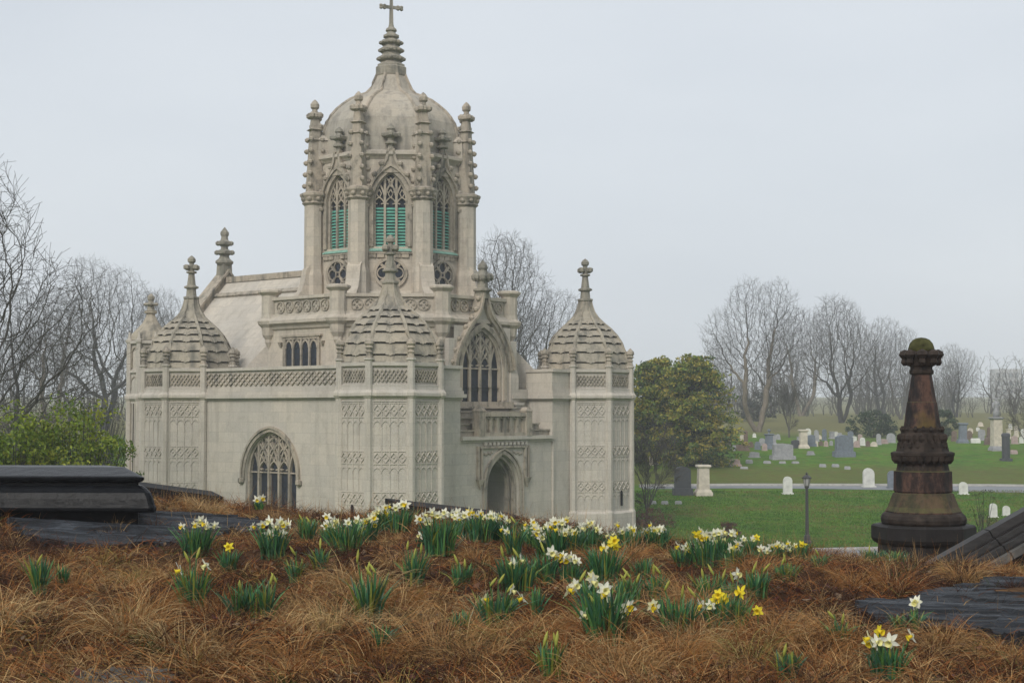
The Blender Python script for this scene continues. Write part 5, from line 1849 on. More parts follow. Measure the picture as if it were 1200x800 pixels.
loft([rect(0.0, -0.3), rect(0.0, zz(599))]).build("plinth", M['wet_granite'], tomb)
loft([rect(0.17, zz(599)), rect(0.185, zz(597)), rect(0.185, zz(594)), rect(0.165, zz(590)), rect(0.15, zz(584)), rect(0.12, zz(577)), rect(0.07, zz(572)), rect(0.03, zz(569))]).build("body", M['wet_granite'], tomb, smooth=False)
loft([rect(0.0, zz(569)), rect(0.0, zz(566)), rect(0.035, zz(564)), rect(0.045, zz(562)), rect(0.045, zz(559.5)), rect(0.02, zz(558)), [(x * 0.9 - 0.1, y * 0.55 + Wy * 0.25, z) for x, y, z in rect(-0.1, zz(549))]]).build("lid", M['wet_granite'], tomb)
tag(tomb, "wet black granite tomb with moulded overhanging lid at the left edge", "tomb")

# dark slab edges of the hillside vaults beyond the crest
M['vault_lid'] = simple('mossy_black_stone', (0.010, 0.010, 0.010), 0.75, 0.5, 8.0, 0.15, 0.5)


def vault_slab(name, a, b, D, depth, thick, label):
    A, B = at_depth(a[0], a[1], D), at_depth(b[0], b[1], D + 0.4)
    d = unit(B - A); n = np.array([-d[1], d[0], 0]); n = n / np.linalg.norm(n)
    t = empty(name, tuple(A), 0)
    L = np.linalg.norm(B - A)
    f = lambda u, v, w: tuple(d * u + n * v + np.array([0, 0, w]))
    m = MB(); m.box(f, 0, L, 0, depth, -thick, 0); m.box(f, 0.02, L - 0.02, 0.02, depth, -thick - 0.05, -thick); m.build("lid", M['vault_lid'], t)
    m = MB(); m.box(f, 0.08, L - 0.08, 0.08, depth, -1.6, -thick - 0.05); m.build("wall", M['brown_dark'] if 'brown_dark' in M else M['dark_granite'], t)
    tag(t, label, "tomb")


vault_slab("vault_roof", (138, 566), (262, 582), 20.5, 1.6, 0.06, "dark flat vault lid just behind the black tomb, below the chapel's left corner")
vault_slab("vault_roof", (472, 591), (622, 608), 20.5, 1.6, 0.085, "dark flat vault lid behind the daffodils, below the chapel door")


# brownstone finial
def brownstone():
    m, nt, b = nodes_of("mossy_brownstone")
    geo = nt.nodes.new("ShaderNodeNewGeometry"); pos = geo.outputs["Position"]
    mpp = nt.nodes.new('ShaderNodeMapping'); mpp.inputs['Scale'].default_value = (1.6, 1.6, 0.7); nt.links.new(pos, mpp.inputs[0])
    n1 = noise(nt, mpp.outputs[0], 2.6, 8, 0.75); n2 = noise(nt, pos, 11.0, 6, 0.7); n3 = noise(nt, pos, 1.3, 4, 0.6)
    c = ramp(nt, n1, [(0.40, (0.006, 0.005, 0.005)), (0.50, (0.032, 0.018, 0.014)), (0.58, (0.080, 0.042, 0.029)), (0.75, (0.12, 0.066, 0.046))])
    c = mixc(nt, 0.5, c, ramp(nt, n2, [(0.3, 0.55), (0.7, 1.35)]), 'MULTIPLY')
    ob = nt.nodes.new("ShaderNodeTexCoord"); sp = nt.nodes.new("ShaderNodeSeparateXYZ"); nt.links.new(ob.outputs["Object"], sp.inputs[0])
    sn = nt.nodes.new("ShaderNodeSeparateXYZ"); nt.links.new(geo.outputs["Normal"], sn.inputs[0])
    # moss on upward faces and the weathered cap, lichen patch on one side of the foot
    mo = N(nt, "ShaderNodeMath", _operation='MULTIPLY'); nt.links.new(ramp(nt, sn.outputs[2], [(0.15, 0.0), (0.6, 1.0)]), mo.inputs[0]); nt.links.new(ramp(nt, n2, [(0.35, 0.3), (0.6, 1.0)]), mo.inputs[1])
    c = mixc(nt, mo.outputs[0], c, (0.075, 0.078, 0.022))
    li = ramp(nt, n3, [(0.60, 0.0), (0.70, 0.8)])
    c = mixc(nt, li, c, (0.11, 0.075, 0.018))
    nt.links.new(c, b.inputs["Base Color"])
    b.inputs["Roughness"].default_value = 0.75
    b.inputs["Specular IOR Level"].default_value = 0.3
    bump(nt, b, mixc(nt, 0.5, n1, n2), 0.6, 0.03)
    return m


M['brownstone'] = brownstone()
M['dark_brownstone'] = simple("wet_dark_brownstone", (0.014, 0.012, 0.011), 0.6, 0.5, 5.0, 0.25, 0.4)
M['soot_brownstone'] = simple('sooty_brownstone', (0.030, 0.022, 0.017), 0.75, 0.7, 7.0, 0.2, 0.6)
M['mossy_cap'] = simple('moss_covered_stone', (0.055, 0.055, 0.020), 0.9, 0.7, 6.0, 0.1, 0.6)
D1 = 20.0
k = D1 / FPX
bx = (1080 - 600) * k
zrow = lambda py: at_depth(1080, py, D1)[2]
zb = zrow(660)
fin = empty("stone_finial", (bx, D1, zb), radians(10))
R_ = lambda rows: [(hw * k, zrow(py) - zb) for hw, py in rows]
rot = radians(10)
mb = MB(); mb.lathe([(0.54, -0.6), (0.54, 0.0)] + R_([(48, 655), (48, 636)]), 8); mb.build("plinth", M['dark_brownstone'], fin)
mb = MB(); mb.lathe(R_([(49, 637), (53, 634), (55, 630), (55, 616), (53, 614), (50, 613.5)]), 8); mb.build("step", M['dark_brownstone'], fin)
mb = MB(); mb.lathe(R_([(46, 614), (48, 611), (48.5, 607), (47, 603), (44, 600), (40, 600)]), 16); mb.build("torus", M['soot_brownstone'], fin)
mb = MB(); mb.lathe(R_([(40, 600), (40, 598.5), (37, 593), (33.5, 583), (31.5, 577.5), (30, 577), (30, 575.6), (31, 575), (30.5, 552), (28, 551), (27, 546), (26, 540)]), 8); mb.build("bell", M['brownstone'], fin)
mb = MB(); mb.lathe(R_([(26, 542), (31, 537), (33.5, 533), (33.5, 530), (30, 528.5)]), 8)
for i in range(24):
    a = i * 2 * pi / 24
    mb.lathe([(0.01, zrow(543) - zb), (0.04, zrow(539) - zb), (0.045, zrow(534) - zb)], 5, 31 * k * cos(a), 31 * k * sin(a))
mb.build("ledge", M['soot_brownstone'], fin)
mb = MB(); mb.lathe(R_([(28, 529), (26, 520), (23.5, 510), (22.5, 506), (23, 505), (23, 502.5), (19.8, 501)]), 8)
rg = random.Random(4)
for i in range(20):             # weathered leaf carving
    a = i * 2 * pi / 20; rr_ = 25.5 * k
    for row in range(2):
        z = zrow(523 - 9 * row) - zb
        s = rg.uniform(0.8, 1.2)
        mb.lathe([(0.01, z - 0.06), (0.03 * s, z), (0.025 * s, z + 0.05), (0.005, z + 0.07)], 5, rr_ * cos(a + row * 0.16), rr_ * sin(a + row * 0.16))
for i in range(16):
    a = i * 2 * pi / 16
    mb.lathe([(0.01, zrow(506) - zb), (0.03, zrow(503) - zb), (0.01, zrow(499) - zb)], 5, 22.5 * k * cos(a), 23.5 * k * sin(a))
mb.build("carved_band", M['soot_brownstone'], fin)
mb = MB(); mb.lathe(R_([(19.8, 502), (15.8, 472), (15.8, 471.4), (15.2, 471), (10.4, 437)]), 8); mb.build("shaft", M['brownstone'], fin)
mb = MB(); mb.lathe(R_([(11.5, 439), (12.8, 437), (12.8, 434), (11.5, 433), (11.5, 430), (13, 429), (13.5, 427), (14.5, 424), (16, 416), (15, 411.5)]), 8)
for i in range(8):
    a = i * pi / 4 + pi / 8
    mb.lathe([(0.02, zrow(428.5) - zb), (0.045, zrow(425) - zb), (0.035, zrow(420.5) - zb), (0.07, zrow(416) - zb), (0.055, zrow(412) - zb), (0.01, zrow(409.5) - zb)], 7, 19 * k * cos(a), 19 * k * sin(a))
mb.build("crown", M['soot_brownstone'], fin)
mb = MB(); mb.lathe(R_([(15.5, 413), (15, 408), (13.2, 402.5), (9.5, 398), (5, 396), (0.6, 395.4)]), 14, apothem=False); mb.build("cap", M['mossy_cap'], fin, smooth=True)
tag(fin, "tall mossy brownstone finial with tapering shaft and domed cap", "monument")

# sloping stone coping of a hillside tomb at the right edge
D2 = 16.6
A = at_depth(1068, 670, D2); B = at_depth(1330, 523, D2 + 0.3)
d = unit(B - A)
cop = empty("raking_coping", tuple(A), 0)
up_ = np.array([-d[2], 0, d[0]]); up_ = up_ / np.linalg.norm(up_)
nf = np.array([0, -1.0, 0])
f = lambda u, v, w: tuple(d * u + nf * v + up_ * w)
L = float(np.linalg.norm(B - A)); e = D2 / FPX
M['wet_stone'] = simple("wet_grey_stone", (0.030, 0.028, 0.027), 0.5, 0.45, 6.0, 0.3, 0.4, stretch=(1.0, 4, 4))
M['pale_wet_stone'] = simple("wet_pale_stone", (0.085, 0.08, 0.072), 0.55, 0.4, 5.0, 0.3, 0.4)
bands = [(0.0, 9, 0.10, 'wet_stone'), (9, 10.5, 0.16, 'dark_brownstone'), (10.5, 16, 0.22, 'wet_stone'), (16, 17.5, 0.25, 'dark_brownstone'), (17.5, 23, 0.33, 'wet_stone'), (23, 25, 0.36, 'dark_brownstone'), (25, 33, 0.46, 'pale_wet_stone')]
for (a, b_, pr, mt) in bands:
    m = MB()
    for j in range(3):
        u0, u1 = L * j / 3, L * (j + 1) / 3 - 0.012
        m.box(f, u0, u1, -0.10, pr, -b_ * e, -a * e)
    m.build("moulding", M[mt], cop)
m = MB(); m.box(f, 0.25, L, -0.09, 0.20, -3.0, -33 * e); m.build("wall", M['dark_brownstone'], cop)
tag(cop, "dark wet stone coping sloping up to the right edge in parallel mouldings", "tomb coping")

# ------------------------------------------------------------------ daffodils
def curved_leaf(V, Fc, Cc, base, az, h, lean, w, col, rng, curl=0.0):
    n = 5
    d = np.array([cos(az), sin(az), 0.0]); s = np.array([-sin(az), cos(az), 0.0])
    tw = rng.uniform(-0.9, 0.9)
    s = unit(s * cos(tw) + d * sin(tw))
    b0 = len(V)
    for i in range(n):
        t = i / (n - 1)
        p = np.array(base) + d * (lean * t ** 1.8 + curl * t ** 4) + np.array([0, 0, h * (t - 0.12 * curl * t ** 4 / max(h, .01))])
        ww = w * (1.0 if t < 0.6 else 1.0 - 0.85 * ((t - 0.6) / 0.4) ** 1.6)
        V.append(p - s * ww / 2); V.append(p + s * ww / 2)
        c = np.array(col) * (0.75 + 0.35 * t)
        Cc.append(c); Cc.append(c)
    for i in range(n - 1):
        Fc.append((b0 + 2 * i, b0 + 2 * i + 1, b0 + 2 * i + 3, b0 + 2 * i + 2))


def petal_mat(name, c0, c1, tr=0.3):
    m, nt, b = nodes_of(name)
    o = coords(nt, "Object", (60, 60, 60))
    c = ramp(nt, noise(nt, o, 1.0, 3), [(0.3, c0), (0.7, c1)])
    nt.links.new(c, b.inputs["Base Color"])
    b.inputs["Roughness"].default_value = 0.6
    b.inputs["Specular IOR Level"].default_value = 0.2
    t = nt.nodes.new("ShaderNodeBsdfTranslucent"); nt.links.new(c, t.inputs["Color"])
    mx = nt.nodes.new("ShaderNodeMixShader"); mx.inputs[0].default_value = tr
    nt.links.new(b.outputs[0], mx.inputs[1]); nt.links.new(t.outputs[0], mx.inputs[2])
    nt.links.new(mx.outputs[0], nt.nodes["Material Output"].inputs["Surface"])
    return m


M['petal_white'] = petal_mat("white_petal", (0.76, 0.76, 0.62), (0.88, 0.87, 0.77))
M['petal_cream'] = petal_mat("cream_petal", (0.80, 0.78, 0.48), (0.88, 0.86, 0.62))
M['petal_yellow'] = petal_mat("yellow_petal", (0.80, 0.66, 0.035), (0.88, 0.76, 0.07))
M['trumpet_yellow'] = petal_mat("yellow_trumpet", (0.80, 0.60, 0.02), (0.85, 0.68, 0.05))
M['trumpet_pale'] = petal_mat("pale_trumpet", (0.82, 0.78, 0.30), (0.86, 0.82, 0.42))
M['bud'] = petal_mat("bud_sheath", (0.30, 0.34, 0.06), (0.48, 0.46, 0.11))


def flower_meshes(seed, pm, tm, droop=0.25):
    rng = random.Random(seed)
    mb = MB()
    for i in range(6):                      # flower faces +Y... petals spread in the XZ plane, trumpet along -Y
        a = i * pi / 3 + rng.uniform(-0.12, 0.12)
        L = 0.047 * rng.uniform(0.85, 1.15); W = 0.0125
        bk = (0.004 if i % 2 else -0.003)
        back = rng.uniform(-0.2, 0.35)
        u = (cos(a), sin(a)); s = (-sin(a), cos(a))
        prof = [(0.004, 0.35), (0.012, 0.9), (0.021, 1.0), (0.033, 0.62), (0.042, 0.05)]
        V = []
        for (r, ww) in prof:
            r *= L / 0.042
            y = bk + back * r * 0.6 + 12 * back * (r ** 2) * 0.4
            for sg in (-1, 0, 1):
                V.append((u[0] * r + s[0] * sg * W * ww, y + (0.0025 if sg == 0 else 0), u[1] * r + s[1] * sg * W * ww))
        Fs = []
        for j in range(len(prof) - 1):
            for q in range(2): Fs.append((3 * j + q, 3 * j + q + 1, 3 * j + q + 4, 3 * j + q + 3))
        mb.add(V, Fs)
    petals = mb.mesh("flower", pm, smooth=True)
    mb = MB(); V, Fs = [], []
    n = 10
    for j, (r, y) in enumerate(((0.008, 0.002), (0.010, -0.010), (0.0115, -0.020), (0.0175, -0.027))):
        for i in range(n):
            a = 2 * pi * i / n
            q = r * (1 + (0.14 if (j == 3 and i % 2) else 0))
            V.append((q * cos(a), y, q * sin(a)))
    for j in range(3):
        for i in range(n): Fs.append((j * n + i, j * n + (i + 1) % n, (j + 1) * n + (i + 1) % n, (j + 1) * n + i))
    Fs.append(tuple(range(n)))
    mb.add(V, Fs)
    return petals, mb.mesh("trumpet", tm, smooth=True)


FLW = {'w': [flower_meshes(s, M['petal_white'], M['trumpet_yellow']) for s in (1, 2, 3)],
       'c': [flower_meshes(s, M['petal_white'], M['trumpet_pale']) for s in (4, 5, 6)],
       'k': [flower_meshes(s, M['petal_cream'], M['trumpet_yellow']) for s in (7, 8)],
       'y': [flower_meshes(s, M['petal_yellow'], M['trumpet_yellow']) for s in (9, 10)]}
mb = MB(); mb.lathe([(0.002, 0.0), (0.006, 0.012), (0.0085, 0.03), (0.008, 0.048), (0.003, 0.066), (0.0005, 0.072)], 7)
BUD = mb.mesh("bud", M['bud'], smooth=True)

GREENS = [(0.042, 0.14, 0.058), (0.060, 0.18, 0.065), (0.040, 0.125, 0.070), (0.090, 0.21, 0.055), (0.034, 0.10, 0.050)]


def clump(px, py, wpx, hpx, blooms, label, seed, dens=1.0, yellow=0.0, scale_f=1.0):
    """blooms: (kind, dx, dy) in pixels from the clump's foot; kind w/c/k/y flower, b bud"""
    rng = np.random.default_rng(seed)
    p = ground_hit(px, py)
    k = p[1] / FPX
    W, H = wpx * k, hpx * k
    t = empty("daffodil_clump", (p[0], p[1], p[2] - 0.005))
    V, Fc, Cc = [], [], []
    n = int(max(10, 150 * W / 0.30 * dens))
    for i in range(n):
        a = rng.uniform(0, 2 * pi); r = W * 0.42 * sqrt(rng.random())
        base = (r * cos(a), r * 0.7 * sin(a), 0.0)
        h = H * rng.uniform(0.74, 1.14)
        az = a + rng.normal() * 0.7
        col = np.array(GREENS[rng.integers(0, len(GREENS))]) * rng.uniform(0.8, 1.25)
        if rng.random() < 0.10 + yellow: col = np.array((0.20, 0.22, 0.04)) * rng.uniform(0.7, 1.3)
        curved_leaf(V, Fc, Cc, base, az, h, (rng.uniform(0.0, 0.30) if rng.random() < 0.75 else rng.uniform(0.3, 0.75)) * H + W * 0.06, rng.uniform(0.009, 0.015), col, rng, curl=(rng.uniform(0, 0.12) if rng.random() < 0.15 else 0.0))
    for (kd, dx, dy) in blooms:
        fx, fz = dx * k, dy * k + 0.02
        fy = rng.uniform(-0.5, 0.25) * W * 0.5
        bx_, by_ = fx * 0.35, fy * 0.4
        # stem
        for j in range(2):
            s = np.array([1, 0, 0]) if j == 0 else np.array([0, 1, 0])
            b0 = len(V); m_ = 6
            for i in range(m_):
                q = i / (m_ - 1)
                pt = np.array([bx_ + (fx - bx_) * q ** 1.6, by_ + (fy - by_) * q ** 1.6 + 0.012 * (q > 0.95), fz * q])
                V += [pt - s * 0.0042, pt + s * 0.0042]; Cc += [np.array((0.06, 0.13, 0.03))] * 2
            for i in range(m_ - 1): Fc.append((b0 + 2 * i, b0 + 2 * i + 1, b0 + 2 * i + 3, b0 + 2 * i + 2))
        if kd == 'b':
            lean_ = rng.uniform(-0.7, 0.7)
            o = link("bud", BUD, t, loc=(fx, fy, fz - 0.03), rot=(rng.uniform(-0.3, 0.3), lean_, 0), scale=(0.95, 0.95, 1.0 + 0.3 * rng.random()))
        else:
            if kd == 'w' and rng.random() < 0.5: kd = 'c'
            pm, tm = FLW[kd][rng.integers(0, len(FLW[kd]))]
            s = rng.uniform(0.86, 1.18) * scale_f
            o = link("flower", pm, t, loc=(fx, fy, fz), rot=(rng.uniform(-0.1, 0.8), rng.uniform(0, 1.0), rng.uniform(-1.4, 1.4)), scale=(s, s, s))
            link("trumpet", tm, o)
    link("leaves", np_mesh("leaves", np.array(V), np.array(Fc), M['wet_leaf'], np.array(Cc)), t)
    return tag(t, label, "daffodils", "daffodil clumps on the mound")


def scatter(n, w, y0, y1, kinds, seed):
    r = random.Random(seed)
    return [(r.choice(kinds), r.uniform(-w / 2, w / 2), r.uniform(y0, y1)) for _ in range(n)]


CL = [
 (230, 652, 28, 32, [('w', 4, 40), ('w', -17, 33), ('w', 21, 34), ('w', 12, 36)], "clump with one big yellow-eyed white daffodil, on the slate by the black tomb", 1, 0),
 (268, 671, 16, 24, [('y', 0, 28)], "small clump with a single yellow daffodil near the left slate slab", 2, 0),
 (226, 711, 28, 40, [('w', -16, 39), ('b', -4, 54), ('b', 3, 58), ('c', 15, 46)], "clump below the slate slab with one drooping white bloom and tall buds", 3, 0.05),
 (320, 656, 28, 34, [('w', -24, 36), ('w', -13, 38), ('w', -3, 42), ('w', 8, 41), ('w', 18, 39), ('w', 3, 36)], "clump with a tight row of white daffodils below the left gothic window", 4, 0),
 (346, 683, 13, 24, [('b', 1, 34)], "small clump with one upright yellow-green bud below the white row", 5, 0.2),
 (279, 732, 13, 44, [('b', 1, 40)], "leftmost of three slim leaf tufts with pale buds in the left foreground", 6, 0.0),
 (296, 734, 13, 42, [], "middle of three slim leaf tufts in the left foreground, without a bud", 7, 0.0),
 (312, 732, 13, 44, [('b', 12, 50), ('b', 4, 48)], "rightmost of three slim leaf tufts, with a bent pale bud", 8, 0.0),
 (405, 650, 32, 36, [('w', -22, 42), ('w', -14, 38), ('c', 3, 36)], "wide clump with white blooms at its left side, below the near turret", 9, 0),
 (428, 634, 28, 24, [('w', -2, 13), ('w', -9, 22), ('w', 5, 24), ('w', 10, 18)], "low clump with a yellow-eyed white bloom right under the near turret", 10, 0),
 (360, 634, 20, 24, [('b', -4, 24), ('b', 5, 22)], "clump of yellowish leaves and buds left of the wide white clump", 11, 0.15),
 (432, 729, 28, 50, [('b', -13, 72), ('b', 4, 56), ('b', 8, 60), ('b', -2, 58)], "tall leafy clump with three yellow buds in the left middle foreground", 12, 0.1),
 (447, 767, 13, 32, [], "small plain leaf tuft in front of the tall budded clump", 13, 0),
 (303, 598, 10, 8, [('w', -2, 9), ('w', 4, 11)], "tiny distant white daffodils at the foot of the left gothic window", 14, 0),
 (447, 622, 22, 18, [('w', -9, 16), ('w', -2, 20), ('w', 4, 24), ('w', 8, 17), ('c', 12, 14)], "clump crowned by white blooms on the crest, left of the dark vault lid", 15, 0),
 (468, 624, 22, 26, [('w', 3, 30), ('w', 8, 31), ('w', -4, 27)], "clump with a raised white bloom at the left end of the dark vault lid", 16, 0),
 (515, 650, 34, 38, [('w', -24, 40), ('w', -17, 45), ('w', -8, 48), ('c', -2, 44), ('w', 6, 47), ('w', 13, 45), ('w', 19, 42), ('c', -12, 38)], "full clump of white daffodils in front of the dark vault lid's left half", 17, 0),
 (492, 640, 8, 10, [('w', 0, 11)], "single low white daffodil left of the full clump at the vault lid", 18, 0),
 (563, 634, 30, 28, [('w', -13, 30), ('w', -6, 28), ('w', 5, 27), ('c', 13, 28), ('w', 22, 25), ('w', 0, 31)], "full clump of white daffodils in front of the dark vault lid's right half", 19, 0),
 (540, 632, 16, 20, [('w', -4, 28), ('w', 5, 25), ('w', 0, 20)], "narrow white clump squeezed between the two full clumps at the vault lid", 20, 0),
 (485, 690, 20, 38, [('b', -8, 46), ('b', 8, 42), ('b', 0, 36)], "leafy clump with two tall buds below the full white clump", 21, 0.05),
 (540, 691, 20, 28, [('b', -3, 32), ('b', 5, 26)], "short leafy clump with buds right of the two-budded one", 22, 0.05),
 (602, 650, 16, 30, [('w', -13, 27), ('b', 2, 38), ('w', -8, 24)], "slim clump with one bloom at its left, below the chapel door", 23, 0.05),
 (655, 657, 52, 38, scatter(9, 60, 30, 46, 'wwck', 1) + [('k', -28, 38), ('w', -20, 26), ('w', 34, 42), ('k', 8, 46), ('k', -6, 44)], "largest clump, crowded with cream and white blooms below the right turret", 24, 0),
 (582, 737, 36, 38, [('k', -14, 33), ('w', 30, 33), ('w', 18, 43), ('b', -8, 52), ('b', 2, 54), ('b', 12, 45)], "foreground clump with a bloom on either side and upright buds between", 25, 0.03),
 (606, 692, 36, 34, [('w', -6, 30), ('w', -2, 26), ('c', 4, 31), ('b', -16, 40), ('b', 2, 40)], "clump with small white blooms in its middle, left of the starry white ones", 26, 0.05),
 (638, 686, 24, 34, [('w', 12, 32), ('w', 18, 28), ('w', 22, 32), ('c', 8, 36), ('b', 0, 40)], "clump with starry white blooms at its right, below the largest clump", 27, 0),
 (708, 682, 32, 34, [('y', 8, 40), ('y', 14, 36), ('y', 11, 44), ('k', 0, 36)], "clump with bright yellow blooms below the right turret's corner", 28, 0),
 (736, 646, 26, 24, [('w', -8, 22), ('w', 1, 26), ('w', 8, 24), ('w', 4, 19)], "white clump on the crest by the chapel's right corner, left one of two", 29, 0),
 (770, 643, 26, 22, [('w', -14, 18), ('w', -4, 20), ('w', 4, 22), ('w', 9, 20), ('w', 0, 16)], "white clump on the crest by the chapel's right corner, right one of two", 30, 0),
 (835, 664, 48, 32, scatter(9, 46, 22, 40, 'wwc', 4) + [('y', -20, 36), ('y', -14, 33), ('k', 12, 18), ('w', -8, 24), ('c', 22, 16)], "crowded white clump with yellow blooms at its left, before the lawn", 31, 0),
 (876, 652, 26, 20, [('w', -4, 18), ('w', 5, 19), ('y', 11, 20), ('w', -10, 14)], "white clump with one yellow bloom at its upper right, on the lawn's edge", 32, 0),
 (912, 656, 28, 16, [('w', -8, 14), ('c', 0, 16), ('w', 6, 15), ('c', 12, 11)], "low pale clump on the crest left of the lamp post", 33, 0),
 (937, 655, 18, 15, [('y', 3, 14), ('k', -5, 12)], "low clump with one yellow bloom at the foot of the lamp post", 34, 0.05),
 (887, 702, 24, 28, [('c', -23, 26), ('b', -6, 32), ('b', 6, 34)], "leafy clump with a lone pale bloom at far left, right middle ground", 35, 0.03),
 (709, 754, 46, 62, [('k', -42, 58), ('w', -34, 63), ('w', -14, 67), ('w', -1, 60), ('k', 1, 54), ('w', 26, 40), ('w', 16, 36), ('w', -25, 31), ('k', 22, 34), ('b', -12, 48), ('b', -30, 74)], "tall nearest clump with large drooping white and yellow daffodils", 36, 0),
 (736, 708, 26, 28, [('b', -6, 30), ('b', 3, 33), ('b', 9, 28), ('b', -1, 26)], "budded clump directly behind the tall nearest clump", 37, 0.08),
 (753, 682, 14, 26, [], "slim plain leaf tuft right of the yellow-flowered clump", 38, 0),
 (793, 744, 36, 40, [('k', -28, 32), ('b', -14, 54), ('b', 6, 46), ('w', -24, 29)], "foreground clump with one white bloom leaning far left", 39, 0.03),
 (850, 741, 48, 38, [('w', -29, 29), ('w', -18, 28), ('y', -8, 40), ('y', -2, 35), ('y', 16, 44), ('y', -12, 34), ('b', -34, 42)], "foreground clump with spiky yellow daffodils and two white ones", 40, 0),
 (834, 706, 30, 30, [('b', -10, 30), ('b', 3, 34), ('b', 12, 28)], "leafy budded clump right behind the spiky yellow daffodils", 41, 0.05),
 (889, 747, 8, 14, [('y', -1, 28)], "lone yellow daffodil on a bare stem in the right foreground", 42, 0),
 (645, 793, 22, 34, [('b', -8, 38), ('b', 6, 38), ('b', 8, 34)], "yellow-green clump with two tall sheaths at the bottom centre", 43, 0.35),
 (628, 722, 11, 30, [], "small leaf tuft left of the tall nearest clump", 44, 0.0),
 (1040, 795, 36, 34, [('k', -22, 43), ('w', -14, 39), ('y', -9, 50), ('w', 26, 46), ('c', 3, 38), ('k', -18, 37)], "bottom right clump with cream blooms and one yellow", 45, 0),
 (1073, 742, 10, 26, [('w', 0, 31), ('c', 3, 33)], "single white daffodil standing before the right slate slab", 46, 0),
 (983, 757, 20, 24, [('b', -4, 32), ('b', 4, 27)], "clump with two yellow sheaths left of the right slate slab", 47, 0.2),
 (922, 797, 22, 30, [('b', -4, 30)], "yellowish leaf clump at the bottom right of centre", 48, 0.3),
 (1022, 662, 22, 16, [('b', -4, 16)], "green leaf clump left of the brown finial's foot", 49, 0.05),
 (1048, 663, 24, 15, [('c', -4, 6), ('k', 12, 7)], "leaf clump with two pale blooms at the brown finial's foot", 50, 0.05),
 (921, 683, 20, 20, [('b', 0, 24), ('b', -5, 22)], "yellow-green budded clump below the lamp post", 51, 0.2),
 (47, 699, 17, 40, [('b', -4, 38)], "slim leaf clump in the dry grass at the far left", 52, 0.05),
 (73, 692, 9, 28, [], "tiny leaf tuft right of the far left clump", 53, 0),
 (600, 690, 12, 26, [], "thin dark leaf tuft left of the small white blooms", 54, 0),
 (385, 640, 14, 20, [('w', -3, 22), ('w', 4, 19), ('c', 0, 24)], "narrow white clump between the yellowish buds and the wide white clump", 55, 0),
 (586, 634, 20, 24, [('w', -5, 25), ('w', 3, 27), ('c', 8, 22), ('k', -8, 20)], "white clump at the dark vault lid's right end", 56, 0),
 (622, 642, 18, 24, [('k', -5, 26), ('w', 2, 28), ('w', 7, 24)], "cream and white clump left of the largest clump", 57, 0),
 (690, 648, 24, 26, [('w', -8, 28), ('k', 0, 30), ('w', 6, 27), ('c', 11, 24)], "cream and white clump right of the largest clump", 58, 0),
 (716, 652, 16, 20, [('w', -3, 21), ('w', 4, 23)], "small white clump between the largest clump and the chapel's corner", 59, 0),
 (668, 690, 20, 28, [('w', -6, 32), ('w', 2, 34), ('c', 8, 30)], "white clump above the tall nearest clump", 60, 0),
 (690, 706, 16, 24, [('b', -3, 28), ('k', 5, 26)], "small clump with one cream bloom left behind the tall nearest clump", 61, 0.05),
 (770, 700, 18, 24, [('b', -4, 28), ('b', 4, 30)], "loose budded tuft between the nearest and the leaning white clump", 62, 0.1),
 (800, 664, 20, 20, [('w', -5, 22), ('w', 3, 20), ('k', 7, 24)], "low white clump left of the crowded one before the lawn", 63, 0),
 (860, 664, 18, 20, [('c', -4, 20), ('w', 4, 22), ('k', 0, 17)], "low cream clump right of the crowded one before the lawn", 64, 0),
 (895, 662, 16, 17, [('w', -3, 17), ('c', 4, 15)], "low white pair of blooms left of the lamp post's pale clump", 65, 0),
 (960, 668, 16, 16, [('b', 0, 18)], "small green tuft right of the lamp post on the crest", 66, 0.15),
 (858, 712, 16, 26, [('b', 2, 30)], "loose leafy tuft above the lone yellow daffodil", 67, 0.05),
 (540, 745, 14, 26, [], "loose leaf tuft left of the bloom-on-either-side clump", 68, 0.1),
 (375, 668, 14, 22, [('b', 0, 26)], "small budded tuft right of the white row clump", 69, 0.1),
 (1052, 745, 12, 24, [], "loose leaf tuft left of the single white daffodil by the right slab", 70, 0.1),
]
CLP = []
for (px, py, w, h, bl, lab, sd, yl) in CL:
    nb = sum(1 for q in bl if q[0] != 'b')
    if nb >= 3 and py < 670 and 'yellow bloom at' not in lab:
        bl = bl + scatter(max(1, int(nb * 0.6)), w * 1.15, h * 0.8, h * 1.25, 'wckk', sd + 100)
    w, h = w * 1.22, h * 1.06
    clump(px, py, w, h, bl, lab, sd, yellow=yl)
    g = ground_hit(px, py); CLP.append((g[0], g[1], w * g[1] / FPX * 0.36))

# ------------------------------------------------------------------ dry grass of the mound
PAL = np.array([(0.255, 0.098, 0.030), (0.340, 0.165, 0.055), (0.400, 0.235, 0.095), (0.470, 0.335, 0.165), (0.060, 0.028, 0.016), (0.115, 0.050, 0.025), (0.29, 0.25, 0.08), (0.055, 0.085, 0.025)])


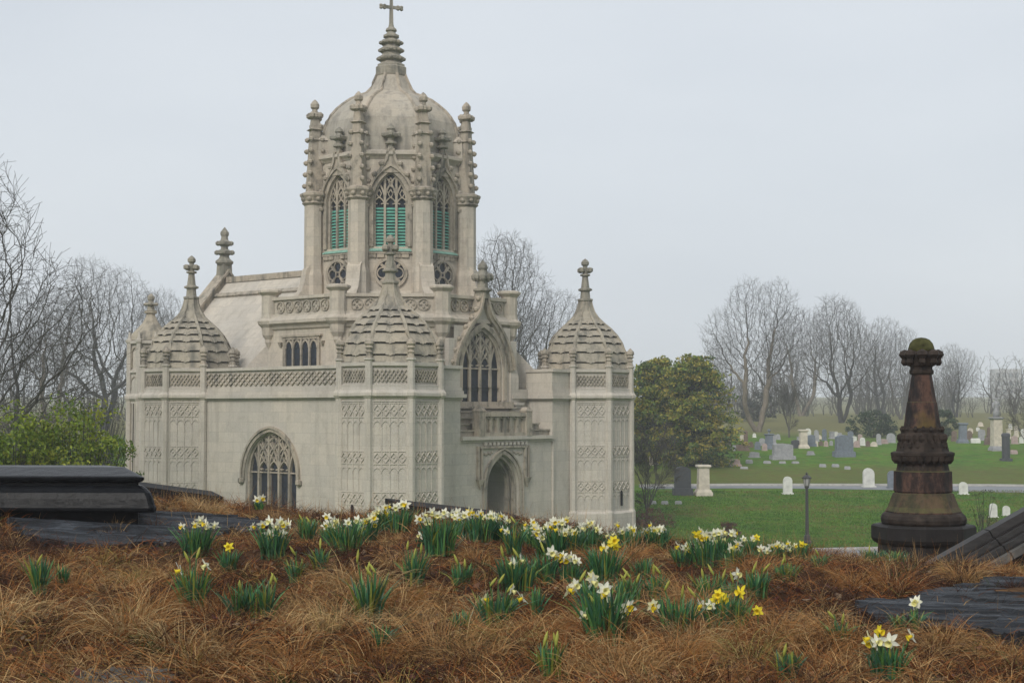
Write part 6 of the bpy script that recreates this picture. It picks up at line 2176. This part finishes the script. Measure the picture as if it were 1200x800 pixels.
def blades(x, y, az, e0, bend, L, w, col, lift, rng, seg=4):
    n = len(x)
    P = np.stack([x, y, height(x, y) + lift], 1)
    V = np.empty((n, 2 * seg, 3)); e = e0.copy()
    side_tw = rng.uniform(-1.2, 1.2, n)
    for i in range(seg):
        t = i / (seg - 1)
        s = np.stack([-np.sin(az), np.cos(az), np.zeros(n)], 1)
        upv = np.stack([-np.cos(az) * np.sin(e), -np.sin(az) * np.sin(e), np.cos(e)], 1)
        sd = s * np.cos(side_tw)[:, None] + upv * np.sin(side_tw)[:, None]
        ww = (w * (1 - 0.85 * t ** 1.5))[:, None]
        V[:, 2 * i] = P - sd * ww / 2; V[:, 2 * i + 1] = P + sd * ww / 2
        st = (L / (seg - 1))[:, None]
        P = P + st * np.stack([np.cos(az) * np.cos(e), np.sin(az) * np.cos(e), np.sin(e)], 1)
        e = e - bend
        az = az + rng.normal(size=n) * 0.15
        if i:
            g = height(P[:, 0], P[:, 1]) + 0.006
            P[:, 2] = np.maximum(P[:, 2], g)
    b = np.arange(n)[:, None] * (2 * seg)
    F = np.stack([np.concatenate([b + 2 * i, b + 2 * i + 1, b + 2 * i + 3, b + 2 * i + 2], 1) for i in range(seg - 1)], 1).reshape(-1, 4)
    return V.reshape(-1, 3), F, np.repeat(col, 2 * seg, 0)


def field_points(n, rng, y0=6.6, y1=21.5, pw=1.4):
    q = rng.random(n)
    y = (y0 ** (1 - pw) + q * (y1 ** (1 - pw) - y0 ** (1 - pw))) ** (1 / (1 - pw)) if pw != 1 else y0 * (y1 / y0) ** q
    x = rng.uniform(-1, 1, n) * (0.345 * y + 1.5)
    keep = np.ones(n, bool)
    for s in SLABS: keep &= ~inside(x, y, s) | (rng.random(n) < 0.10)
    for (a, b_, r) in CLP: keep &= ((x - a) / (r + 0.03)) ** 2 + ((y - b_ + 0.10) / (r + 0.12)) ** 2 > 1
    return x[keep], y[keep]


def pick(x, y, rng, w_):
    n = len(x)
    idx = np.array([rng.choice(len(PAL), p=np.array(w_) / sum(w_)) for _ in range(1)])
    c = rng.choice(len(PAL), n, p=np.array(w_) / sum(w_))
    return c


def dry_grass():
    rng = np.random.default_rng(42)
    Vs, Fs, Cs = [], [], []
    off = 0

    def put(r):
        nonlocal off
        Vs.append(r[0]); Fs.append(r[1] + off); Cs.append(r[2]); off += len(r[0])
    # matted, fallen straw
    x, y = field_points(112000, rng)
    n = len(x)
    patch = vnoise(x * 1.6 + 4, y * 0.95, 31); patch2 = vnoise(x * 2.6, y * 1.6 + 7, 32)
    tone = np.clip((patch - 0.5) * 1.2 + (patch2 - 0.5) * 0.9 + 0.40 + rng.normal(size=n) * 0.30, 0, 0.999)
    order = np.array([4, 4, 5, 0, 0, 1, 2, 3])
    c = PAL[order[(tone * len(order)).astype(int)]] * rng.uniform(0.45, 1.35, n)[:, None]
    gr = rng.random(n) < 0.04 * (patch2 > 0.55)
    c[gr] = PAL[6] * rng.uniform(0.6, 1.0, gr.sum())[:, None]
    az = vnoise(x * 0.8, y * 0.8 + 3, 33) * 4 * pi + rng.normal(size=n) * 1.5
    put(blades(x, y, az, rng.uniform(-0.1, 0.95, n), rng.uniform(0.05, 0.5, n), rng.uniform(0.06, 0.24, n), rng.uniform(0.0028, 0.0062, n), c, rng.uniform(0.0, 0.05, n), rng))
    # tufts that stand and arch over
    tx, ty = field_points(2700, rng, pw=1.2)
    for i in range(len(tx)):
        m = int(rng.uniform(25, 55))
        s = rng.uniform(0.5, 1.25)
        a = rng.uniform(0, 2 * pi, m); r = 0.055 * s * np.sqrt(rng.random(m))
        X, Y = tx[i] + r * np.cos(a), ty[i] + r * np.sin(a)
        t0 = vnoise(np.array([tx[i] * 1.6 + 4]), np.array([ty[i] * 0.95]), 31)[0] + rng.normal() * 0.25
        base = PAL[order[int(np.clip((t0 - 0.5) * 1.6 + 0.52, 0, 0.999) * len(order))]]
        q_ = rng.random()
        if q_ < 0.13: base = PAL[3]
        elif q_ < 0.21: base = PAL[6]
        elif q_ < 0.26: base = PAL[7] * 1.3
        cc = base * rng.uniform(0.4, 1.4, m)[:, None]
        far_ = min(1.0, 11.0 / ty[i])
        put(blades(X, Y, a + rng.normal(size=m) * 0.5 + rng.uniform(-0.3, 0.3), rng.uniform(0.4, 1.45, m), rng.uniform(0.1, 0.7, m), rng.uniform(0.09, 0.22, m) * s, rng.uniform(0.0026, 0.0055, m), cc, np.full(m, -0.01), rng))
    # the big pale tussocks
    for (px, py, s, pal) in ((150, 745, 1.7, 3), (515, 770, 1.8, 2), (880, 785, 1.5, 6), (470, 712, 1.3, 1), (395, 690, 1.4, 2), (720, 775, 1.2, 3), (60, 680, 1.2, 2), (950, 760, 1.2, 1), (1100, 760, 1.3, 2), (215, 770, 1.3, 3), (340, 780, 1.1, 1), (595, 760, 1.2, 6), (700, 660, 1.0, 1), (1000, 690, 1.3, 1), (1130, 680, 1.3, 2), (240, 600, 1.3, 3), (420, 600, 1.0, 3), (560, 660, 1.0, 1), (365, 645, 0.8, 1), (365, 632, 1.0, 3), (128, 645, 0.9, 2)) + tuple((rng.uniform(0, 1200), 640 + 160 * rng.random() ** 0.8, rng.uniform(0.9, 1.7), int(rng.choice([0, 1, 1, 2, 3]))) for _ in range(44)):
        g = ground_hit(px, py)
        if any(inside(np.array([g[0]]), np.array([g[1]]), q)[0] for q in SLABS): continue
        m = 300
        a = rng.uniform(0, 2 * pi, m); r = 0.11 * s * np.sqrt(rng.random(m))
        cc = PAL[np.where(rng.random(m) < 0.7, pal, rng.choice([1, 2, 3], m))] * rng.uniform(0.65, 1.3, m)[:, None]
        put(blades(g[0] + r * np.cos(a), g[1] + r * np.sin(a), a + rng.normal(size=m) * 0.45, rng.uniform(0.55, 1.5, m), rng.uniform(0.25, 0.75, m), rng.uniform(0.13, 0.26, m) * s, rng.uniform(0.0025, 0.0045, m), cc, np.full(m, -0.01), rng, seg=5))
    # thin stalks on the crest
    x, y = field_points(2600, rng, 14.0, 20.5, 1.2)
    n = len(x)
    put(blades(x, y, rng.uniform(0, 2 * pi, n), rng.uniform(1.0, 1.6, n), rng.uniform(-0.02, 0.15, n), rng.uniform(0.10, 0.34, n), rng.uniform(0.003, 0.005, n), PAL[rng.choice([1, 2, 3, 3], n)] * rng.uniform(0.7, 1.2, n)[:, None], np.zeros(n), rng))
    Cs = [q * (np.array((0.78, 0.70, 0.62)) if len(q) != 3000 else np.array((0.86, 0.84, 0.82))) for q in Cs]
    o = link("dry_grass", np_quads(Vs, Fs, Cs, "dry_grass", M['straw']))
    tag(o, "rust and tan matted dry grass covering the mound", "grass", kind="stuff")


def np_quads(Vs, Fs, Cs, name, mat):
    return np_mesh(name, np.concatenate(Vs), np.concatenate(Fs), mat, np.concatenate(Cs))


dry_grass()


def leaf_litter():
    rng = np.random.default_rng(9)
    x, y = field_points(8500, rng)
    k = vnoise(x * 0.7 + 2, y * 0.7, 51) > 0.42
    x, y = x[k], y[k]; n = len(x)
    P = np.stack([x, y, height(x, y) + rng.uniform(0.01, 0.06, n)], 1)
    a = rng.normal(size=(n, 3)); a[:, 2] *= 0.35; a /= np.linalg.norm(a, axis=1, keepdims=True)
    b = np.cross(a, np.stack([rng.normal(size=n) * 0.4, rng.normal(size=n) * 0.4, np.ones(n)], 1)); b /= np.linalg.norm(b, axis=1, keepdims=True)
    u = np.cross(a, b)
    s = rng.uniform(0.016, 0.042, n)[:, None]
    V = np.stack([P - a * s, P - a * s * 0.2 + b * s * 0.6 + u * s * 0.25, P + a * s, P - a * s * 0.2 - b * s * 0.6 + u * s * 0.25], 1).reshape(-1, 3)
    pal = np.array([(0.16, 0.07, 0.035), (0.10, 0.05, 0.03), (0.24, 0.11, 0.04), (0.08, 0.03, 0.025), (0.20, 0.14, 0.09)])
    col = np.repeat(pal[rng.integers(0, 5, n)] * rng.uniform(0.7, 1.3, n)[:, None], 4, 0)
    o = link("leaf_litter", np_mesh("leaf_litter", V, np.arange(4 * n).reshape(-1, 4), M['straw'], col))
    tag(o, "fallen brown leaves scattered in the dry grass", "leaves", kind="stuff")


leaf_litter()

# ------------------------------------------------------------------ mist
hm = bpy.data.materials.new("mist")
hm.use_nodes = True
hn = hm.node_tree
hn.nodes.clear()
ho = hn.nodes.new("ShaderNodeOutputMaterial")
hv = hn.nodes.new("ShaderNodeVolumePrincipled")
hv.inputs["Color"].default_value = (0.92, 0.955, 1.0, 1)
hv.inputs["Density"].default_value = 0.0009
hn.links.new(hv.outputs[0], ho.inputs["Volume"])
mb = MB(); mb.box(ident, -720, 720, -220, 920, -2.5, 30.0)
mb.f = [tuple(reversed(q)) for q in mb.f]
hz = mb.build("haze", hm)
tag(hz, "thin pale mist filling the cemetery", "mist", kind="stuff")
